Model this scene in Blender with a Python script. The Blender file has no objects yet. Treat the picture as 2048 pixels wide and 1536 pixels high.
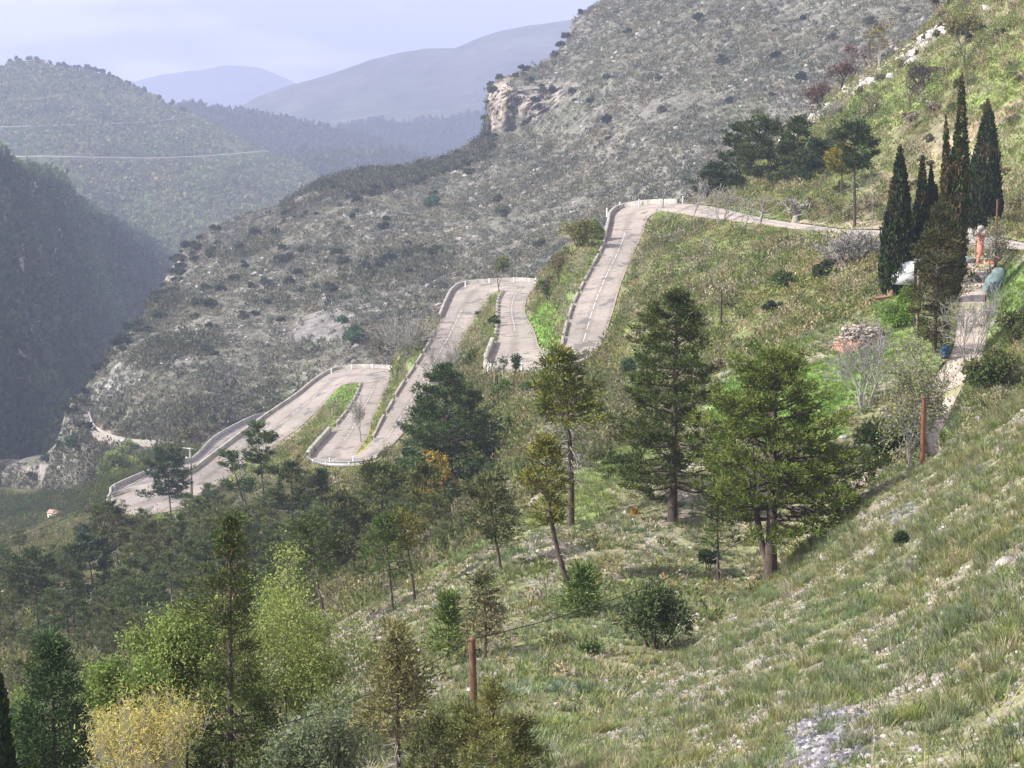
import bpy, math, random
import numpy as np
R = math.radians
C = bpy.context.scene.collection
SC = bpy.context.scene
F = 3600.0                      # focal length in pixels of the 2048 px wide photograph
PITCH = math.atan((768-100)/F)
CAM = np.array([0.0, 0.0, 120.0])
SP, CP = math.sin(PITCH), math.cos(PITCH)

# ------------------------------------------------------------------ camera model
def rays(u, v):
    u = np.asarray(u, float); v = np.asarray(v, float)
    x = (u-1024)/F; y = -(v-768)/F
    return np.stack([x, CP+SP*y, -SP+CP*y], -1)
def P(u, v, d):
    return CAM + rays(u, v)*np.asarray(d, float)[..., None]
def d_of_z(u, v, z):            # depth at which the ray reaches the level z (relative to the eye)
    return np.asarray(z, float)/rays(u, v)[..., 2]
def proj(p):
    q = np.asarray(p, float)-CAM
    d = q[..., 1]*CP - q[..., 2]*SP
    y = q[..., 1]*SP + q[..., 2]*CP
    return 1024+F*q[..., 0]/d, 768-F*y/d, d

# ------------------------------------------------------------------ numpy noise
def _h(ix, iy, iz, s):
    n = (ix*374761393 + iy*668265263 + iz*1274126177 + s*974711) & 0x7fffffff
    n = ((n ^ (n >> 13))*1274126177) & 0x7fffffff
    return ((n ^ (n >> 16)) & 0xffff)/65535.0
def vnoise(p, s=0):
    p = np.asarray(p, float); i = np.floor(p).astype(np.int64); f = p-i; f = f*f*(3-2*f)
    r = 0
    for a in (0, 1):
        for b in (0, 1):
            for c in (0, 1):
                w = (f[..., 0] if a else 1-f[..., 0])*(f[..., 1] if b else 1-f[..., 1])*(f[..., 2] if c else 1-f[..., 2])
                r = r + w*_h(i[..., 0]+a, i[..., 1]+b, i[..., 2]+c, s)
    return r*2-1
def fbm(p, scale, octaves=4, s=0):
    r = 0; a = 1.0; t = 0; q = np.asarray(p, float)/scale
    for o in range(octaves):
        r = r+a*vnoise(q+o*17.3, s+o); t += a; a *= .5; q = q*2.03
    return r/t

# ------------------------------------------------------------------ mesh helpers
def link(name, me, mat, parent=None):
    o = bpy.data.objects.new(name, me); C.objects.link(o)
    if mat and me is not None and not me.materials: me.materials.append(mat)
    if parent: o.parent = parent
    return o
def tag(o, label=None, cat=None, group=None, kind=None):
    if label: o['label'] = label
    if cat: o['category'] = cat
    if group: o['group'] = group
    if kind: o['kind'] = kind
    return o
def empty(name, loc, rz=0.0, scale=1.0):
    o = bpy.data.objects.new(name, None); C.objects.link(o)
    o.empty_display_size = .3
    o.location = loc; o.rotation_euler = (0, 0, rz); o.scale = (scale,)*3
    return o
def raw_mesh(name, co, faces4, cols=None, smooth=False):
    co = np.asarray(co, np.float32).reshape(-1, 3); fi = np.asarray(faces4, np.int32).reshape(-1, 4)
    me = bpy.data.meshes.new(name); me.vertices.add(len(co)); me.vertices.foreach_set('co', co.ravel())
    me.loops.add(fi.size); me.loops.foreach_set('vertex_index', fi.ravel())
    me.polygons.add(len(fi)); me.polygons.foreach_set('loop_start', np.arange(0, fi.size, 4, dtype=np.int32))
    if smooth: me.polygons.foreach_set('use_smooth', np.ones(len(fi), bool))
    me.update(calc_edges=True)
    if cols is not None:
        a = me.attributes.new('tint', 'FLOAT_COLOR', 'POINT')
        cc = np.ones((len(co), 4), np.float32); cc[:, :3] = cols; a.data.foreach_set('color', cc.ravel())
    return me
def quads_mesh(name, quads, cols=None):
    quads = np.asarray(quads, np.float32); n = len(quads)
    c = None if cols is None else np.repeat(np.asarray(cols, np.float32), 4, axis=0)
    return raw_mesh(name, quads.reshape(-1, 3), np.arange(n*4).reshape(n, 4), c)
class MB:
    "collects tubes, boxes and strips into one mesh"
    def __init__(s): s.v = []; s.f = []; s.n = 0
    def add(s, v, f):
        v = np.asarray(v, float).reshape(-1, 3); s.v.append(v); s.f.append(np.asarray(f, int).reshape(-1, 4)+s.n); s.n += len(v)
    def tube(s, pts, rad, k=6, cap=True):
        pts = np.asarray(pts, float); m = len(pts)
        rad = np.broadcast_to(np.asarray(rad, float), (m,))
        t = np.gradient(pts, axis=0); t /= np.linalg.norm(t, axis=1, keepdims=True)+1e-9
        ref = np.array([1., 0, 0]) if abs(t[0][2]) > .6 else np.array([0, 0, 1.])
        a = np.cross(t, ref); a /= np.linalg.norm(a, axis=1, keepdims=True)+1e-9; b = np.cross(t, a)
        th = np.arange(k)*2*np.pi/k
        v = pts[:, None]+rad[:, None, None]*(np.cos(th)[None, :, None]*a[:, None]+np.sin(th)[None, :, None]*b[:, None])
        f = []
        for i in range(m-1):
            for j in range(k):
                j2 = (j+1) % k; f.append((i*k+j, i*k+j2, (i+1)*k+j2, (i+1)*k+j))
        if cap and k == 4: f += [(3, 2, 1, 0), tuple((m-1)*k+q for q in range(4))]
        if cap and k == 6:
            for o in (0, (m-1)*k): f += [(o, o+1, o+2, o+3), (o, o+3, o+4, o+5)]
        s.add(v.reshape(-1, 3), f)
    def box(s, c, size, rz=0.0, taper=1.0, tilt=0.0):
        x, y, z = np.array(size)/2
        v = np.array([(-x, -y, -z), (x, -y, -z), (x, y, -z), (-x, y, -z), (-x*taper, -y*taper, z), (x*taper, -y*taper, z), (x*taper, y*taper, z), (-x*taper, y*taper, z)])
        if tilt: v = v@np.array([[1, 0, 0], [0, math.cos(tilt), math.sin(tilt)], [0, -math.sin(tilt), math.cos(tilt)]])
        cz, sz = math.cos(rz), math.sin(rz)
        v = v@np.array([[cz, sz, 0], [-sz, cz, 0], [0, 0, 1]])+np.array(c)
        s.add(v, [(0, 3, 2, 1), (4, 5, 6, 7), (0, 1, 5, 4), (1, 2, 6, 5), (2, 3, 7, 6), (3, 0, 4, 7)])
    def lathe(s, c, prof, k=12):
        prof = np.array(prof, float); m = len(prof); th = np.arange(k)*2*np.pi/k
        v = np.stack([prof[:, :1]*np.cos(th), prof[:, :1]*np.sin(th), np.repeat(prof[:, 1:], k, 1)], -1)+np.array(c)
        f = [(i*k+j, i*k+(j+1) % k, (i+1)*k+(j+1) % k, (i+1)*k+j) for i in range(m-1) for j in range(k)]
        s.add(v.reshape(-1, 3), f)
    def mesh(s, name, cols=None, smooth=False):
        return raw_mesh(name, np.concatenate(s.v), np.concatenate(s.f), cols, smooth)
def wall_mb(pts, h, w, foot=.5, jitter=0.0, rng=None):
    "a low wall of height h and width w standing along a 3-D polyline"
    pts = np.asarray(pts, float); m = len(pts)
    t = np.gradient(pts, axis=0); t[:, 2] = 0; t /= np.linalg.norm(t, axis=1, keepdims=True)+1e-9
    nn = np.stack([-t[:, 1], t[:, 0], 0*t[:, 0]], -1)*w/2; up = np.array([0, 0, 1.])
    hh = np.full(m, h)
    if jitter: hh = hh+rng.uniform(-jitter, jitter, m)
    b = .04
    rows = [pts-nn-up*foot, pts-nn+up*(hh-b)[:, None], pts-nn*.82+up*hh[:, None], pts+nn*.82+up*hh[:, None], pts+nn+up*(hh-b)[:, None], pts+nn-up*foot]
    v = np.stack(rows, 1).reshape(-1, 3); f = []
    for i in range(m-1):
        for j in range(5): f.append((i*6+j, i*6+j+1, (i+1)*6+j+1, (i+1)*6+j))
    f += [(0, 1, 4, 5), (1, 2, 3, 4), ((m-1)*6+5, (m-1)*6+4, (m-1)*6+1, (m-1)*6), ((m-1)*6+4, (m-1)*6+3, (m-1)*6+2, (m-1)*6+1)]
    mb = MB(); mb.add(v, f); return mb

# ------------------------------------------------------------------ materials
def mat_new(name):
    m = bpy.data.materials.new(name); m.use_nodes = True; nt = m.node_tree; nt.nodes.clear()
    return m, nt, nt.nodes.new, nt.links.new
def ramp(N, L, src, stops):
    r = N('ShaderNodeValToRGB'); e = r.color_ramp.elements
    while len(e) < len(stops): e.new(.5)
    for i, (p, c) in enumerate(stops):
        e[i].position = p; e[i].color = (*c, 1) if not np.isscalar(c) else (c, c, c, 1)
    L(src, r.inputs[0]); return r
def noise_node(N, L, vec, scale, detail=4, rough=.6):
    n = N('ShaderNodeTexNoise'); n.inputs['Scale'].default_value = scale; n.inputs['Detail'].default_value = detail
    n.inputs['Roughness'].default_value = rough
    if vec is not None: L(vec, n.inputs['Vector'])
    return n
def mult(N, L, a, b):
    m = N('ShaderNodeMix'); m.data_type = 'RGBA'; m.blend_type = 'MULTIPLY'; m.inputs[0].default_value = 1
    L(a, m.inputs[6]); L(b, m.inputs[7]); return m.outputs[2]
def mixc(N, L, fac, a, b):
    m = N('ShaderNodeMix'); m.data_type = 'RGBA'; L(fac, m.inputs[0])
    for s, x in ((6, a), (7, b)):
        if isinstance(x, tuple): m.inputs[s].default_value = (*x, 1)
        else: L(x, m.inputs[s])
    return m.outputs[2]
def ground_mat(name, s1, s2, stone=(.42, .39, .36), stone_amt=.62, bump=.5, bdist=.2, s3=None, dark=(.45, 1.35)):
    m, nt, N, L = mat_new(name)
    g = N('ShaderNodeNewGeometry'); at = N('ShaderNodeAttribute'); at.attribute_name = 'tint'
    a = noise_node(N, L, g.outputs['Position'], 1/s1, 5, .7); b = noise_node(N, L, g.outputs['Position'], 1/s2, 3, .7)
    col = mult(N, L, at.outputs['Color'], ramp(N, L, a.outputs['Fac'], [(.3, dark[0]), (.7, dark[1])]).outputs[0])
    col = mult(N, L, col, ramp(N, L, b.outputs['Fac'], [(.3, .6), (.7, 1.4)]).outputs[0])
    c = noise_node(N, L, g.outputs['Position'], 1/(s3 or s2*.6), 2, .5)
    k = ramp(N, L, c.outputs['Fac'], [(stone_amt, 0.), (stone_amt+.06, 1.)])
    d = noise_node(N, L, g.outputs['Position'], 1/(s1*3), 2, .5)
    kk = N('ShaderNodeMath'); kk.operation = 'MULTIPLY'; L(k.outputs[0], kk.inputs[0])
    L(ramp(N, L, d.outputs['Fac'], [(.4, .1), (.6, 1.)]).outputs[0], kk.inputs[1])
    col = mixc(N, L, kk.outputs[0], col, stone)
    bs = N('ShaderNodeBsdfDiffuse'); bs.inputs['Roughness'].default_value = .6; L(col, bs.inputs['Color'])
    ad = N('ShaderNodeMath'); ad.operation = 'ADD'; L(a.outputs['Fac'], ad.inputs[0]); L(b.outputs['Fac'], ad.inputs[1])
    bp = N('ShaderNodeBump'); bp.inputs['Strength'].default_value = bump; bp.inputs['Distance'].default_value = bdist
    L(ad.outputs[0], bp.inputs['Height']); L(bp.outputs[0], bs.inputs['Normal'])
    o = N('ShaderNodeOutputMaterial'); L(bs.outputs[0], o.inputs['Surface']); return m
def leaf_mat(name, trans=.3):
    m, nt, N, L = mat_new(name)
    at = N('ShaderNodeAttribute'); at.attribute_name = 'tint'
    oi = N('ShaderNodeObjectInfo')
    col = mult(N, L, at.outputs['Color'], ramp(N, L, oi.outputs['Random'], [(0, (.85, .86, .9)), (.5, (1., 1., 1.)), (1, (1.15, 1.1, .95))]).outputs[0])
    d = N('ShaderNodeBsdfDiffuse'); t = N('ShaderNodeBsdfTranslucent'); x = N('ShaderNodeMixShader'); x.inputs[0].default_value = trans
    L(col, d.inputs['Color']); L(col, t.inputs['Color']); L(d.outputs[0], x.inputs[1]); L(t.outputs[0], x.inputs[2])
    o = N('ShaderNodeOutputMaterial'); L(x.outputs[0], o.inputs['Surface']); return m
def plain_mat(name, c1, c2, scale, rough=.85, bump=.3, detail=4, stretch=None, metallic=0.0, bdist=.02):
    m, nt, N, L = mat_new(name)
    tc = N('ShaderNodeTexCoord'); vec = tc.outputs['Object']
    if stretch:
        mp = N('ShaderNodeMapping'); mp.inputs['Scale'].default_value = stretch; L(vec, mp.inputs['Vector']); vec = mp.outputs[0]
    n = noise_node(N, L, vec, scale, detail, .65)
    r = ramp(N, L, n.outputs['Fac'], [(.32, c1), (.68, c2)])
    b = N('ShaderNodeBsdfPrincipled'); b.inputs['Roughness'].default_value = rough; b.inputs['Metallic'].default_value = metallic
    b.inputs['Specular IOR Level'].default_value = .25
    L(r.outputs[0], b.inputs['Base Color'])
    bp = N('ShaderNodeBump'); bp.inputs['Strength'].default_value = bump; bp.inputs['Distance'].default_value = bdist
    L(n.outputs['Fac'], bp.inputs['Height']); L(bp.outputs[0], b.inputs['Normal'])
    o = N('ShaderNodeOutputMaterial'); L(b.outputs[0], o.inputs['Surface']); return m
def road_mat(name, c1, c2, c3):
    m, nt, N, L = mat_new(name)
    g = N('ShaderNodeNewGeometry'); uv = N('ShaderNodeAttribute'); uv.attribute_name = 'across'
    sp = N('ShaderNodeSeparateColor'); L(uv.outputs['Color'], sp.inputs[0])
    a = noise_node(N, L, g.outputs['Position'], .16, 5, .7); b = noise_node(N, L, g.outputs['Position'], 1.6, 5, .85)
    col = ramp(N, L, a.outputs['Fac'], [(.35, c1), (.6, c2)]).outputs[0]
    # worn wheel tracks run along the lanes
    wv = N('ShaderNodeMath'); wv.operation = 'MULTIPLY'; wv.inputs[1].default_value = 12.57; L(sp.outputs[0], wv.inputs[0])
    cs = N('ShaderNodeMath'); cs.operation = 'COSINE'; L(wv.outputs[0], cs.inputs[0])
    tr = ramp(N, L, cs.outputs[0], [(0., 1.10), (1., .88)])
    col = mult(N, L, col, tr.outputs[0])
    col = mult(N, L, col, ramp(N, L, b.outputs['Fac'], [(.3, .70), (.7, 1.18)]).outputs[0])
    c = noise_node(N, L, g.outputs['Position'], .35, 3, .5)      # tar repairs
    col = mixc(N, L, ramp(N, L, c.outputs['Fac'], [(.59, 0.), (.62, .75)]).outputs[0], col, c3)
    e = N('ShaderNodeMath'); e.operation = 'PINGPONG'; e.inputs[1].default_value = .5; L(sp.outputs[0], e.inputs[0])
    d = noise_node(N, L, g.outputs['Position'], .8, 3, .6)
    ed = N('ShaderNodeMath'); ed.operation = 'MULTIPLY_ADD'; ed.inputs[1].default_value = .18; L(d.outputs['Fac'], ed.inputs[0]); ed.inputs[2].default_value = -.06
    lt = N('ShaderNodeMath'); lt.operation = 'LESS_THAN'; L(e.outputs[0], lt.inputs[0]); L(ed.outputs[0], lt.inputs[1])
    col = mixc(N, L, lt.outputs[0], col, (.36, .29, .24))
    bs = N('ShaderNodeBsdfDiffuse'); bs.inputs['Roughness'].default_value = .5; L(col, bs.inputs['Color'])
    o = N('ShaderNodeOutputMaterial'); L(bs.outputs[0], o.inputs['Surface']); return m

M = {}
M['leaf'] = leaf_mat('needle_foliage', .08); M['broad'] = leaf_mat('broad_foliage', .3); M['grass'] = leaf_mat('grass_blades', .3)
M['bark'] = plain_mat('pine_bark', (.05, .04, .035), (.15, .115, .09), 3, .95, .6, stretch=(4, 4, 1), bdist=.04)
M['greybark'] = plain_mat('grey_bark', (.20, .185, .165), (.36, .335, .30), 4, .95, .3)
M['palebark'] = plain_mat('pale_twig_bark', (.21, .198, .178), (.38, .36, .33), 3, .95, .2)
M['conc'] = plain_mat('weathered_concrete', (.22, .205, .18), (.44, .415, .37), .9, .9, .3)
M['stone'] = plain_mat('parapet_stone', (.20, .185, .165), (.42, .385, .34), 1.5, .95, .6, bdist=.05)
M['whitep'] = plain_mat('white_paint', (.66, .66, .64), (.82, .82, .80), 3, .6, .1)
M['line'] = plain_mat('worn_line_paint', (.34, .325, .31), (.72, .71, .69), 1.6, .8, .05)
M['rock'] = plain_mat('limestone', (.24, .22, .20), (.56, .52, .47), 1.3, .95, .9, detail=6, bdist=.2)
M['woodpole'] = plain_mat('creosoted_pole', (.035, .018, .012), (.27, .15, .09), 2.6, .9, .4, stretch=(3, 3, .9))
M['redpole'] = plain_mat('red_brown_pole', (.12, .05, .03), (.24, .11, .07), 5, .9, .3, stretch=(3, 3, .5))
M['greypole'] = plain_mat('grey_brown_pole', (.20, .13, .10), (.32, .23, .18), 5, .9, .3, stretch=(3, 3, .5))
M['darkpole'] = plain_mat('dark_pole', (.035, .025, .02), (.10, .07, .06), 5, .9, .3, stretch=(3, 3, .5))
M['wire'] = plain_mat('black_cable', (.02, .02, .02), (.035, .035, .035), 2, .7, 0)
M['steel'] = plain_mat('galvanised_steel', (.35, .36, .37), (.5, .51, .52), 3, .45, .1, metallic=.6)
M['darkmetal'] = plain_mat('dark_iron', (.02, .025, .025), (.05, .055, .05), 6, .6, .1)
M['coral'] = plain_mat('coral_render', (.56, .19, .13), (.72, .30, .22), 2.5, .9, .3)
M['tarp'] = plain_mat('green_tarpaulin', (.10, .15, .15), (.20, .26, .26), 2.2, .6, .5, bdist=.1)
M['tarpblue'] = plain_mat('blue_tarpaulin', (.02, .03, .10), (.05, .07, .17), 3, .6, .4)
M['logend'] = plain_mat('weathered_firewood', (.20, .16, .13), (.50, .44, .38), 1.1, .95, .4)
M['logred'] = plain_mat('fresh_firewood', (.28, .14, .09), (.48, .27, .19), 1.4, .95, .4)
M['bluep'] = plain_mat('blue_plastic', (.02, .055, .12), (.03, .075, .16), 3, .5, .05)
M['tile'] = plain_mat('clay_roof', (.34, .20, .15), (.48, .32, .25), 2, .9, .4)
M['plaster'] = plain_mat('cream_plaster', (.60, .54, .44), (.74, .68, .58), 1, .9, .1)
M['faintsteel'] = plain_mat('weathered_pylon_steel', (.16, .165, .17), (.22, .225, .23), 1, .7, .1)
M['glass'] = plain_mat('dark_glass', (.02, .025, .03), (.03, .035, .045), 1, .15, 0)
M['cone'] = plain_mat('seed_cone', (.09, .05, .032), (.20, .135, .10), 30, .8, .2)
M['rubber'] = plain_mat('tyre_rubber', (.02, .02, .02), (.04, .04, .04), 9, .9, .1)
# ------------------------------------------------------------------ terrain: every hill is its own sheet, shaped from surveyed points
def tps(pts, val, smooth=0.0):
    pts = np.asarray(pts, float)/500; n = len(pts)
    def U(r2): return np.where(r2 > 0, .5*r2*np.log(r2+1e-12), 0)
    d2 = ((pts[:, None]-pts[None])**2).sum(-1)
    A = np.zeros((n+3, n+3)); A[:n, :n] = U(d2)+smooth*np.eye(n); A[:n, n] = 1; A[:n, n+1:] = pts; A[n, :n] = 1; A[n+1:, :n] = pts.T
    w = np.linalg.lstsq(A, np.r_[val, 0, 0, 0], rcond=None)[0]
    def ev(q):
        q = np.asarray(q, float)/500; out = np.empty(len(q))
        for i in range(0, len(q), 8000):
            k = q[i:i+8000]; out[i:i+8000] = U(((k[:, None]-pts[None])**2).sum(-1))@w[:n]+w[n]+k@w[n+1:]
        return out
    return ev
def inpoly_mask(u, v, quads):
    "index of the road quad that holds each point, with bilinear weights; -1 outside"
    idx = np.full(len(u), -1); S = np.zeros(len(u)); T = np.zeros(len(u))
    for i, q in enumerate(quads):
        lo = q.min(0)-3; hi = q.max(0)+3
        c = np.where((u > lo[0]) & (u < hi[0]) & (v > lo[1]) & (v < hi[1]))[0]
        if not len(c): continue
        p = np.stack([u[c], v[c]], -1); cen = q.mean(0)
        ins = np.ones(len(c), bool)
        qq = cen+(q-cen)*1.06
        ar = np.sign(np.cross(qq[1]-qq[0], qq[2]-qq[0])+np.cross(qq[2]-qq[0], qq[3]-qq[0]))
        for k in range(4):
            e = qq[(k+1) % 4]-qq[k]; ins &= (ar*(e[0]*(p[:, 1]-qq[k][1])-e[1]*(p[:, 0]-qq[k][0])) >= 0)
        idx[c[ins]] = i
    return idx
class Sheet:
    def __init__(s, name, sil, bot, ctrl, u0=-520, u1=2310, du=5, rows=150, rough=(), edge=4, matn=None, tintf=None, back=None, zfun=None, pw=1.0, seed=0, roads=(), label=None, ribs=()):
        s.name = name; s.du = du
        us = np.arange(u0, u1+.1, du); s.us = us
        sil = np.array(sil, float); bot = np.array(bot, float)
        vs = np.interp(us, sil[:, 0], sil[:, 1]); vb = np.interp(us, bot[:, 0], bot[:, 1])
        e = np.stack([us, 0*us, 0*us], -1)
        vs = vs+edge*fbm(e, 60, 5, seed+5)
        vb = np.maximum(vb, vs+8)
        t = np.linspace(0, 1, rows)**pw; s.t = t
        U = np.repeat(us[None], rows, 0); V = vs[None]+(vb-vs)[None]*t[:, None]
        s.vs, s.vb = vs, vb
        c = np.array(ctrl, float); ev = tps(c[:, :2], np.log(c[:, 2]))
        D = np.exp(ev(np.stack([U.ravel(), V.ravel()], -1))).reshape(U.shape)
        p = P(U, V, D)
        for (scale, amp, oc) in rough:
            D = D+amp*fbm(p, scale, oc, seed)
        for (ru0, rv0, rw, rh, sc, amp) in ribs:      # upright ribs and clefts of the cliffs
            w = np.clip(1.4-((U-ru0)/rw)**2-((V-rv0)/rh)**2, 0, 1); k = w > 0
            D[k] += amp*w[k]*(1-2*np.abs(fbm(p[k]*[1, 1, .16], sc, 4, seed+70)))*-1
        for quads, planes in roads:
            idx = inpoly_mask(U.ravel(), V.ravel(), quads).reshape(U.shape); k = idx >= 0
            n, off = planes[0][idx[k]], planes[1][idx[k]]
            r = rays(U[k], V[k])
            D[k] = (off-(n*CAM).sum(-1))/(n*r).sum(-1)*1.0
            D[k] += .25/np.abs((n*r).sum(-1))*np.abs(n[:, 2])      # bed lies under the asphalt
        p = P(U, V, D); s.p = p; s.D = D; s.U, s.V = U, V
        # the far side: the ground falls away behind the skyline
        hd = rays(us, vs); hd[:, 2] = 0; hd /= np.linalg.norm(hd, axis=1, keepdims=True)
        bk = back or (1, .35)
        D0 = D[0]; extra = []
        for k, (st, dr) in enumerate(((.006, .0006), (.018, .004), (.045, .018), (.10, .06), (.2, .15), (.4, .35))):
            q = p[0]+hd*(st*bk[0]*D0)[:, None]; q[:, 2] -= dr*bk[1]*D0
            extra.append(q)
        full = np.concatenate([np.stack(extra[::-1]), p], 0); s.nx = len(extra)
        rr, cc = full.shape[:2]
        ii = np.arange(rr*cc).reshape(rr, cc)
        fc = np.stack([ii[:-1, :-1], ii[1:, :-1], ii[1:, 1:], ii[:-1, 1:]], -1).reshape(-1, 4)
        UU = np.concatenate([np.repeat(U[:1], s.nx, 0), U]); VV = np.concatenate([np.repeat(V[:1], s.nx, 0), V])
        cols = tintf(UU, VV, full) if tintf else np.full((rr, cc, 3), .2)
        s.cols = cols
        me = raw_mesh(name, full.reshape(-1, 3), fc, cols.reshape(-1, 3), True)
        s.ob = link(name, me, matn); tag(s.ob, label, None, None, 'structure')
    def at(s, u, v):
        u = np.clip(np.asarray(u, float), s.us[0], s.us[-1]-1e-3); v = np.asarray(v, float)
        x = (u-s.us[0])/s.du; i = np.clip(np.floor(x).astype(int), 0, len(s.us)-2); fx = x-i
        vs = s.vs[i]*(1-fx)+s.vs[i+1]*fx; vb = s.vb[i]*(1-fx)+s.vb[i+1]*fx
        tt = np.clip((v-vs)/(vb-vs), 0, 1)
        y = np.interp(tt, s.t, np.arange(len(s.t))); j = np.clip(np.floor(y).astype(int), 0, len(s.t)-2); fy = y-j
        w = lambda a, b: a[..., None]*b
        return (w((1-fx)*(1-fy), s.p[j, i])+w(fx*(1-fy), s.p[j, i+1])+w((1-fx)*fy, s.p[j+1, i])+w(fx*fy, s.p[j+1, i+1]))
    def scatter(s, n, rng, dens=None, powd=0.0, lim=(-30, 2078, -30, 1566)):
        a = s.p[1:, :-1]-s.p[:-1, :-1]; b = s.p[:-1, 1:]-s.p[:-1, :-1]
        ar = np.linalg.norm(np.cross(a, b), axis=-1)
        u = s.U[:-1, :-1]; v = s.V[:-1, :-1]
        w = np.minimum(ar, np.percentile(ar, 99.5))*(s.D[:-1, :-1]**powd)*((u > lim[0]) & (u < lim[1]) & (v > lim[2]) & (v < lim[3]))
        if dens is not None: w = w*np.clip(dens(u, v, s.p[:-1, :-1]), 0, None)
        w = w.ravel(); c = np.cumsum(w); k = np.searchsorted(c, rng.random(n)*c[-1]); k = np.minimum(k, len(w)-1)
        j, i = np.divmod(k, u.shape[1]); fx, fy = rng.random(n)[:, None], rng.random(n)[:, None]
        p = s.p[j, i]*(1-fx)*(1-fy)+s.p[j, i+1]*fx*(1-fy)+s.p[j+1, i]*(1-fx)*fy+s.p[j+1, i+1]*fx*fy
        return p, u[j, i], v[j, i]
def zone(blobs):
    "ground colour patches that belong to the soil and turf"
    def f(U, V, col, pos, sc=30):
        nz = fbm(pos, sc, 4, 77)
        for (u, v, ru, rv, ang, c, k) in blobs:
            ca, sa = math.cos(R(ang)), math.sin(R(ang)); du, dv = U-u, V-v
            a = (du*ca+dv*sa)/ru; b = (-du*sa+dv*ca)/rv
            r = np.sqrt(a*a+b*b)+nz*.55
            w = np.clip((1.15-r)/.3, 0, 1)*k
            col = col*(1-w[..., None])+np.array(c)*w[..., None]
        return col
    return f
def base_cols(pos, pal, scales, seed):
    out = np.broadcast_to(np.array(pal[0]), pos.shape).copy()
    for i, c in enumerate(pal[1:]):
        w = np.clip(.5+2.2*fbm(pos, scales[i], 4, seed+i*9), 0, 1)*.75
        out = out*(1-w[..., None])+np.array(c)*w[..., None]
    return out

# ------------------------------------------------------------------ roads: (left edge, right edge, level)
ROAD = np.array([
 (2200,500,2200,520,-15.8),(2110,490,2110,506,-16.3),(2048,485,2048,500,-16.6),(1975,471,1975,493,-17),(1909,461,1909,485,-17.6),(1820,461,1820,478,-18.4),(1741,460,1741,471,-19.2),
 (1690,459,1700,468,-19.8),(1621,450,1638,462,-20.6),(1570,443,1575,457,-21.3),(1509,432,1519,449,-22.2),(1440,416,1455,441,-23.3),(1385,408,1400,434,-24.3),
 (1330,407,1350,426,-25.2),(1278,410,1322,423,-26),(1240,418,1303,430,-26.8),(1222,432,1294,441,-27.4),(1217,456,1287,465,-28.2),(1205,500,1270,500,-29.7),
 (1174,558,1242,568,-32),(1147,613,1225,626,-34),(1131,671,1210,671,-36),(1126,695,1195,700,-37),
 (1115,704,1165,724,-37.8),(1103,706,1100,738,-38.5),(1092,703,1040,741,-39),(1083,698,985,741,-39.4),(1077,690,972,728,-39.7),(1073,675,984,695,-40.1),
 (1066,655,993,668,-40.7),(1051,626,996,630,-41.7),(1053,600,998,602,-42.6),(1062,583,1006,586,-43.3),(1077,568,1005,582,-43.9),(1040,563,1002,581,-44.3),
 (985,565,996,582,-44.7),(931,570,988,585,-45.3),(907,582,980,591,-45.8),(894,606,966,610,-46.4),(884,630,951,634,-47.1),(865,678,925,678,-49),(839,722,900,722,-51.1),
 (805,773,873,773,-53.5),(785,808,853,808,-55.2),(764,845,826,845,-57),(750,874,795,882,-58.5),(735,893,765,915,-59.6),(722,905,735,928,-60.2),(714,908,682,933,-60.7),
 (714,905,640,930,-61.1),(719,898,619,916,-61.5),(728,886,637,892,-61.9),(737,870,657,870,-62.5),(750,828,692,828,-63.8),(767,790,713,794,-65),
 (779,762,722,770,-66),(783,740,721,766,-66.7),(747,736,712,765,-67.2),(704,736,698,767,-67.8),(663,744,684,771,-68.5),(627,766,666,787,-69.6),(598,790,648,808,-70.8),
 (565,813,625,830,-72.2),(533,835,597,856,-73.7),(478,876,555,885,-76.4),(437,907,512,912,-78.7),(376,951,460,951,-82),(325,970,420,985,-84),(270,982,380,1010,-85.5),
 (225,996,320,1026,-86.5),(209,1012,255,1032,-87)], float)
LOW = np.array([(215,1004,228,1016,-89.6),(222,992,238,1006,-90),(229,977,262,994,-90.6),(297,947,322,970,-92),(345,930,372,952,-93.3),(385,922,405,934,-94.3),(432,877,456,902,-96),(500,840,512,866,-98.5),(532,831,548,848,-100)], float)
VALLEY = np.array([(163,828,176,826,-110.6),(164,836,178,835,-110.4),(174,858,186,853,-110),(194,880,204,867,-109),(237,892,238,880.5,-107),(286,893.5,287,887.5,-106),(354,892.5,354,887.5,-105),(420,893,420,888,-104)], float)
DRIVE = np.array([(1908,528,1990,528,-17.2),(1909,545,1978,545,-17.6),(1912,562,1976,562,-18),(1920,600,1970,600,-18.6),(1914,650,1973,645,-19.4),(1908,690,1971,690,-20),(1893,722,1955,732,-20.5),
 (1870,752,1926,772,-21.2),(1850,778,1910,803,-21.8),(1842,812,1896,836,-22.4),(1843,854,1883,864,-23),(1852,885,1882,889,-23.4),(1858,915,1884,915,-23.9)], float)
def dense(tab, n=6):
    m = len(tab); x = np.arange(m); xs = np.linspace(0, m-1, (m-1)*n+1); out = []
    i = np.clip(np.floor(xs).astype(int), 0, m-2); f = (xs-i)[:, None]
    g = lambda k: tab[np.clip(k, 0, m-1)]
    p0, p1, p2, p3 = g(i-1), g(i), g(i+1), g(i+2)
    return .5*((2*p1)+(-p0+p2)*f+(2*p0-5*p1+4*p2-p3)*f*f+(-p0+3*p1-3*p2+p3)*f**3)
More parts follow.
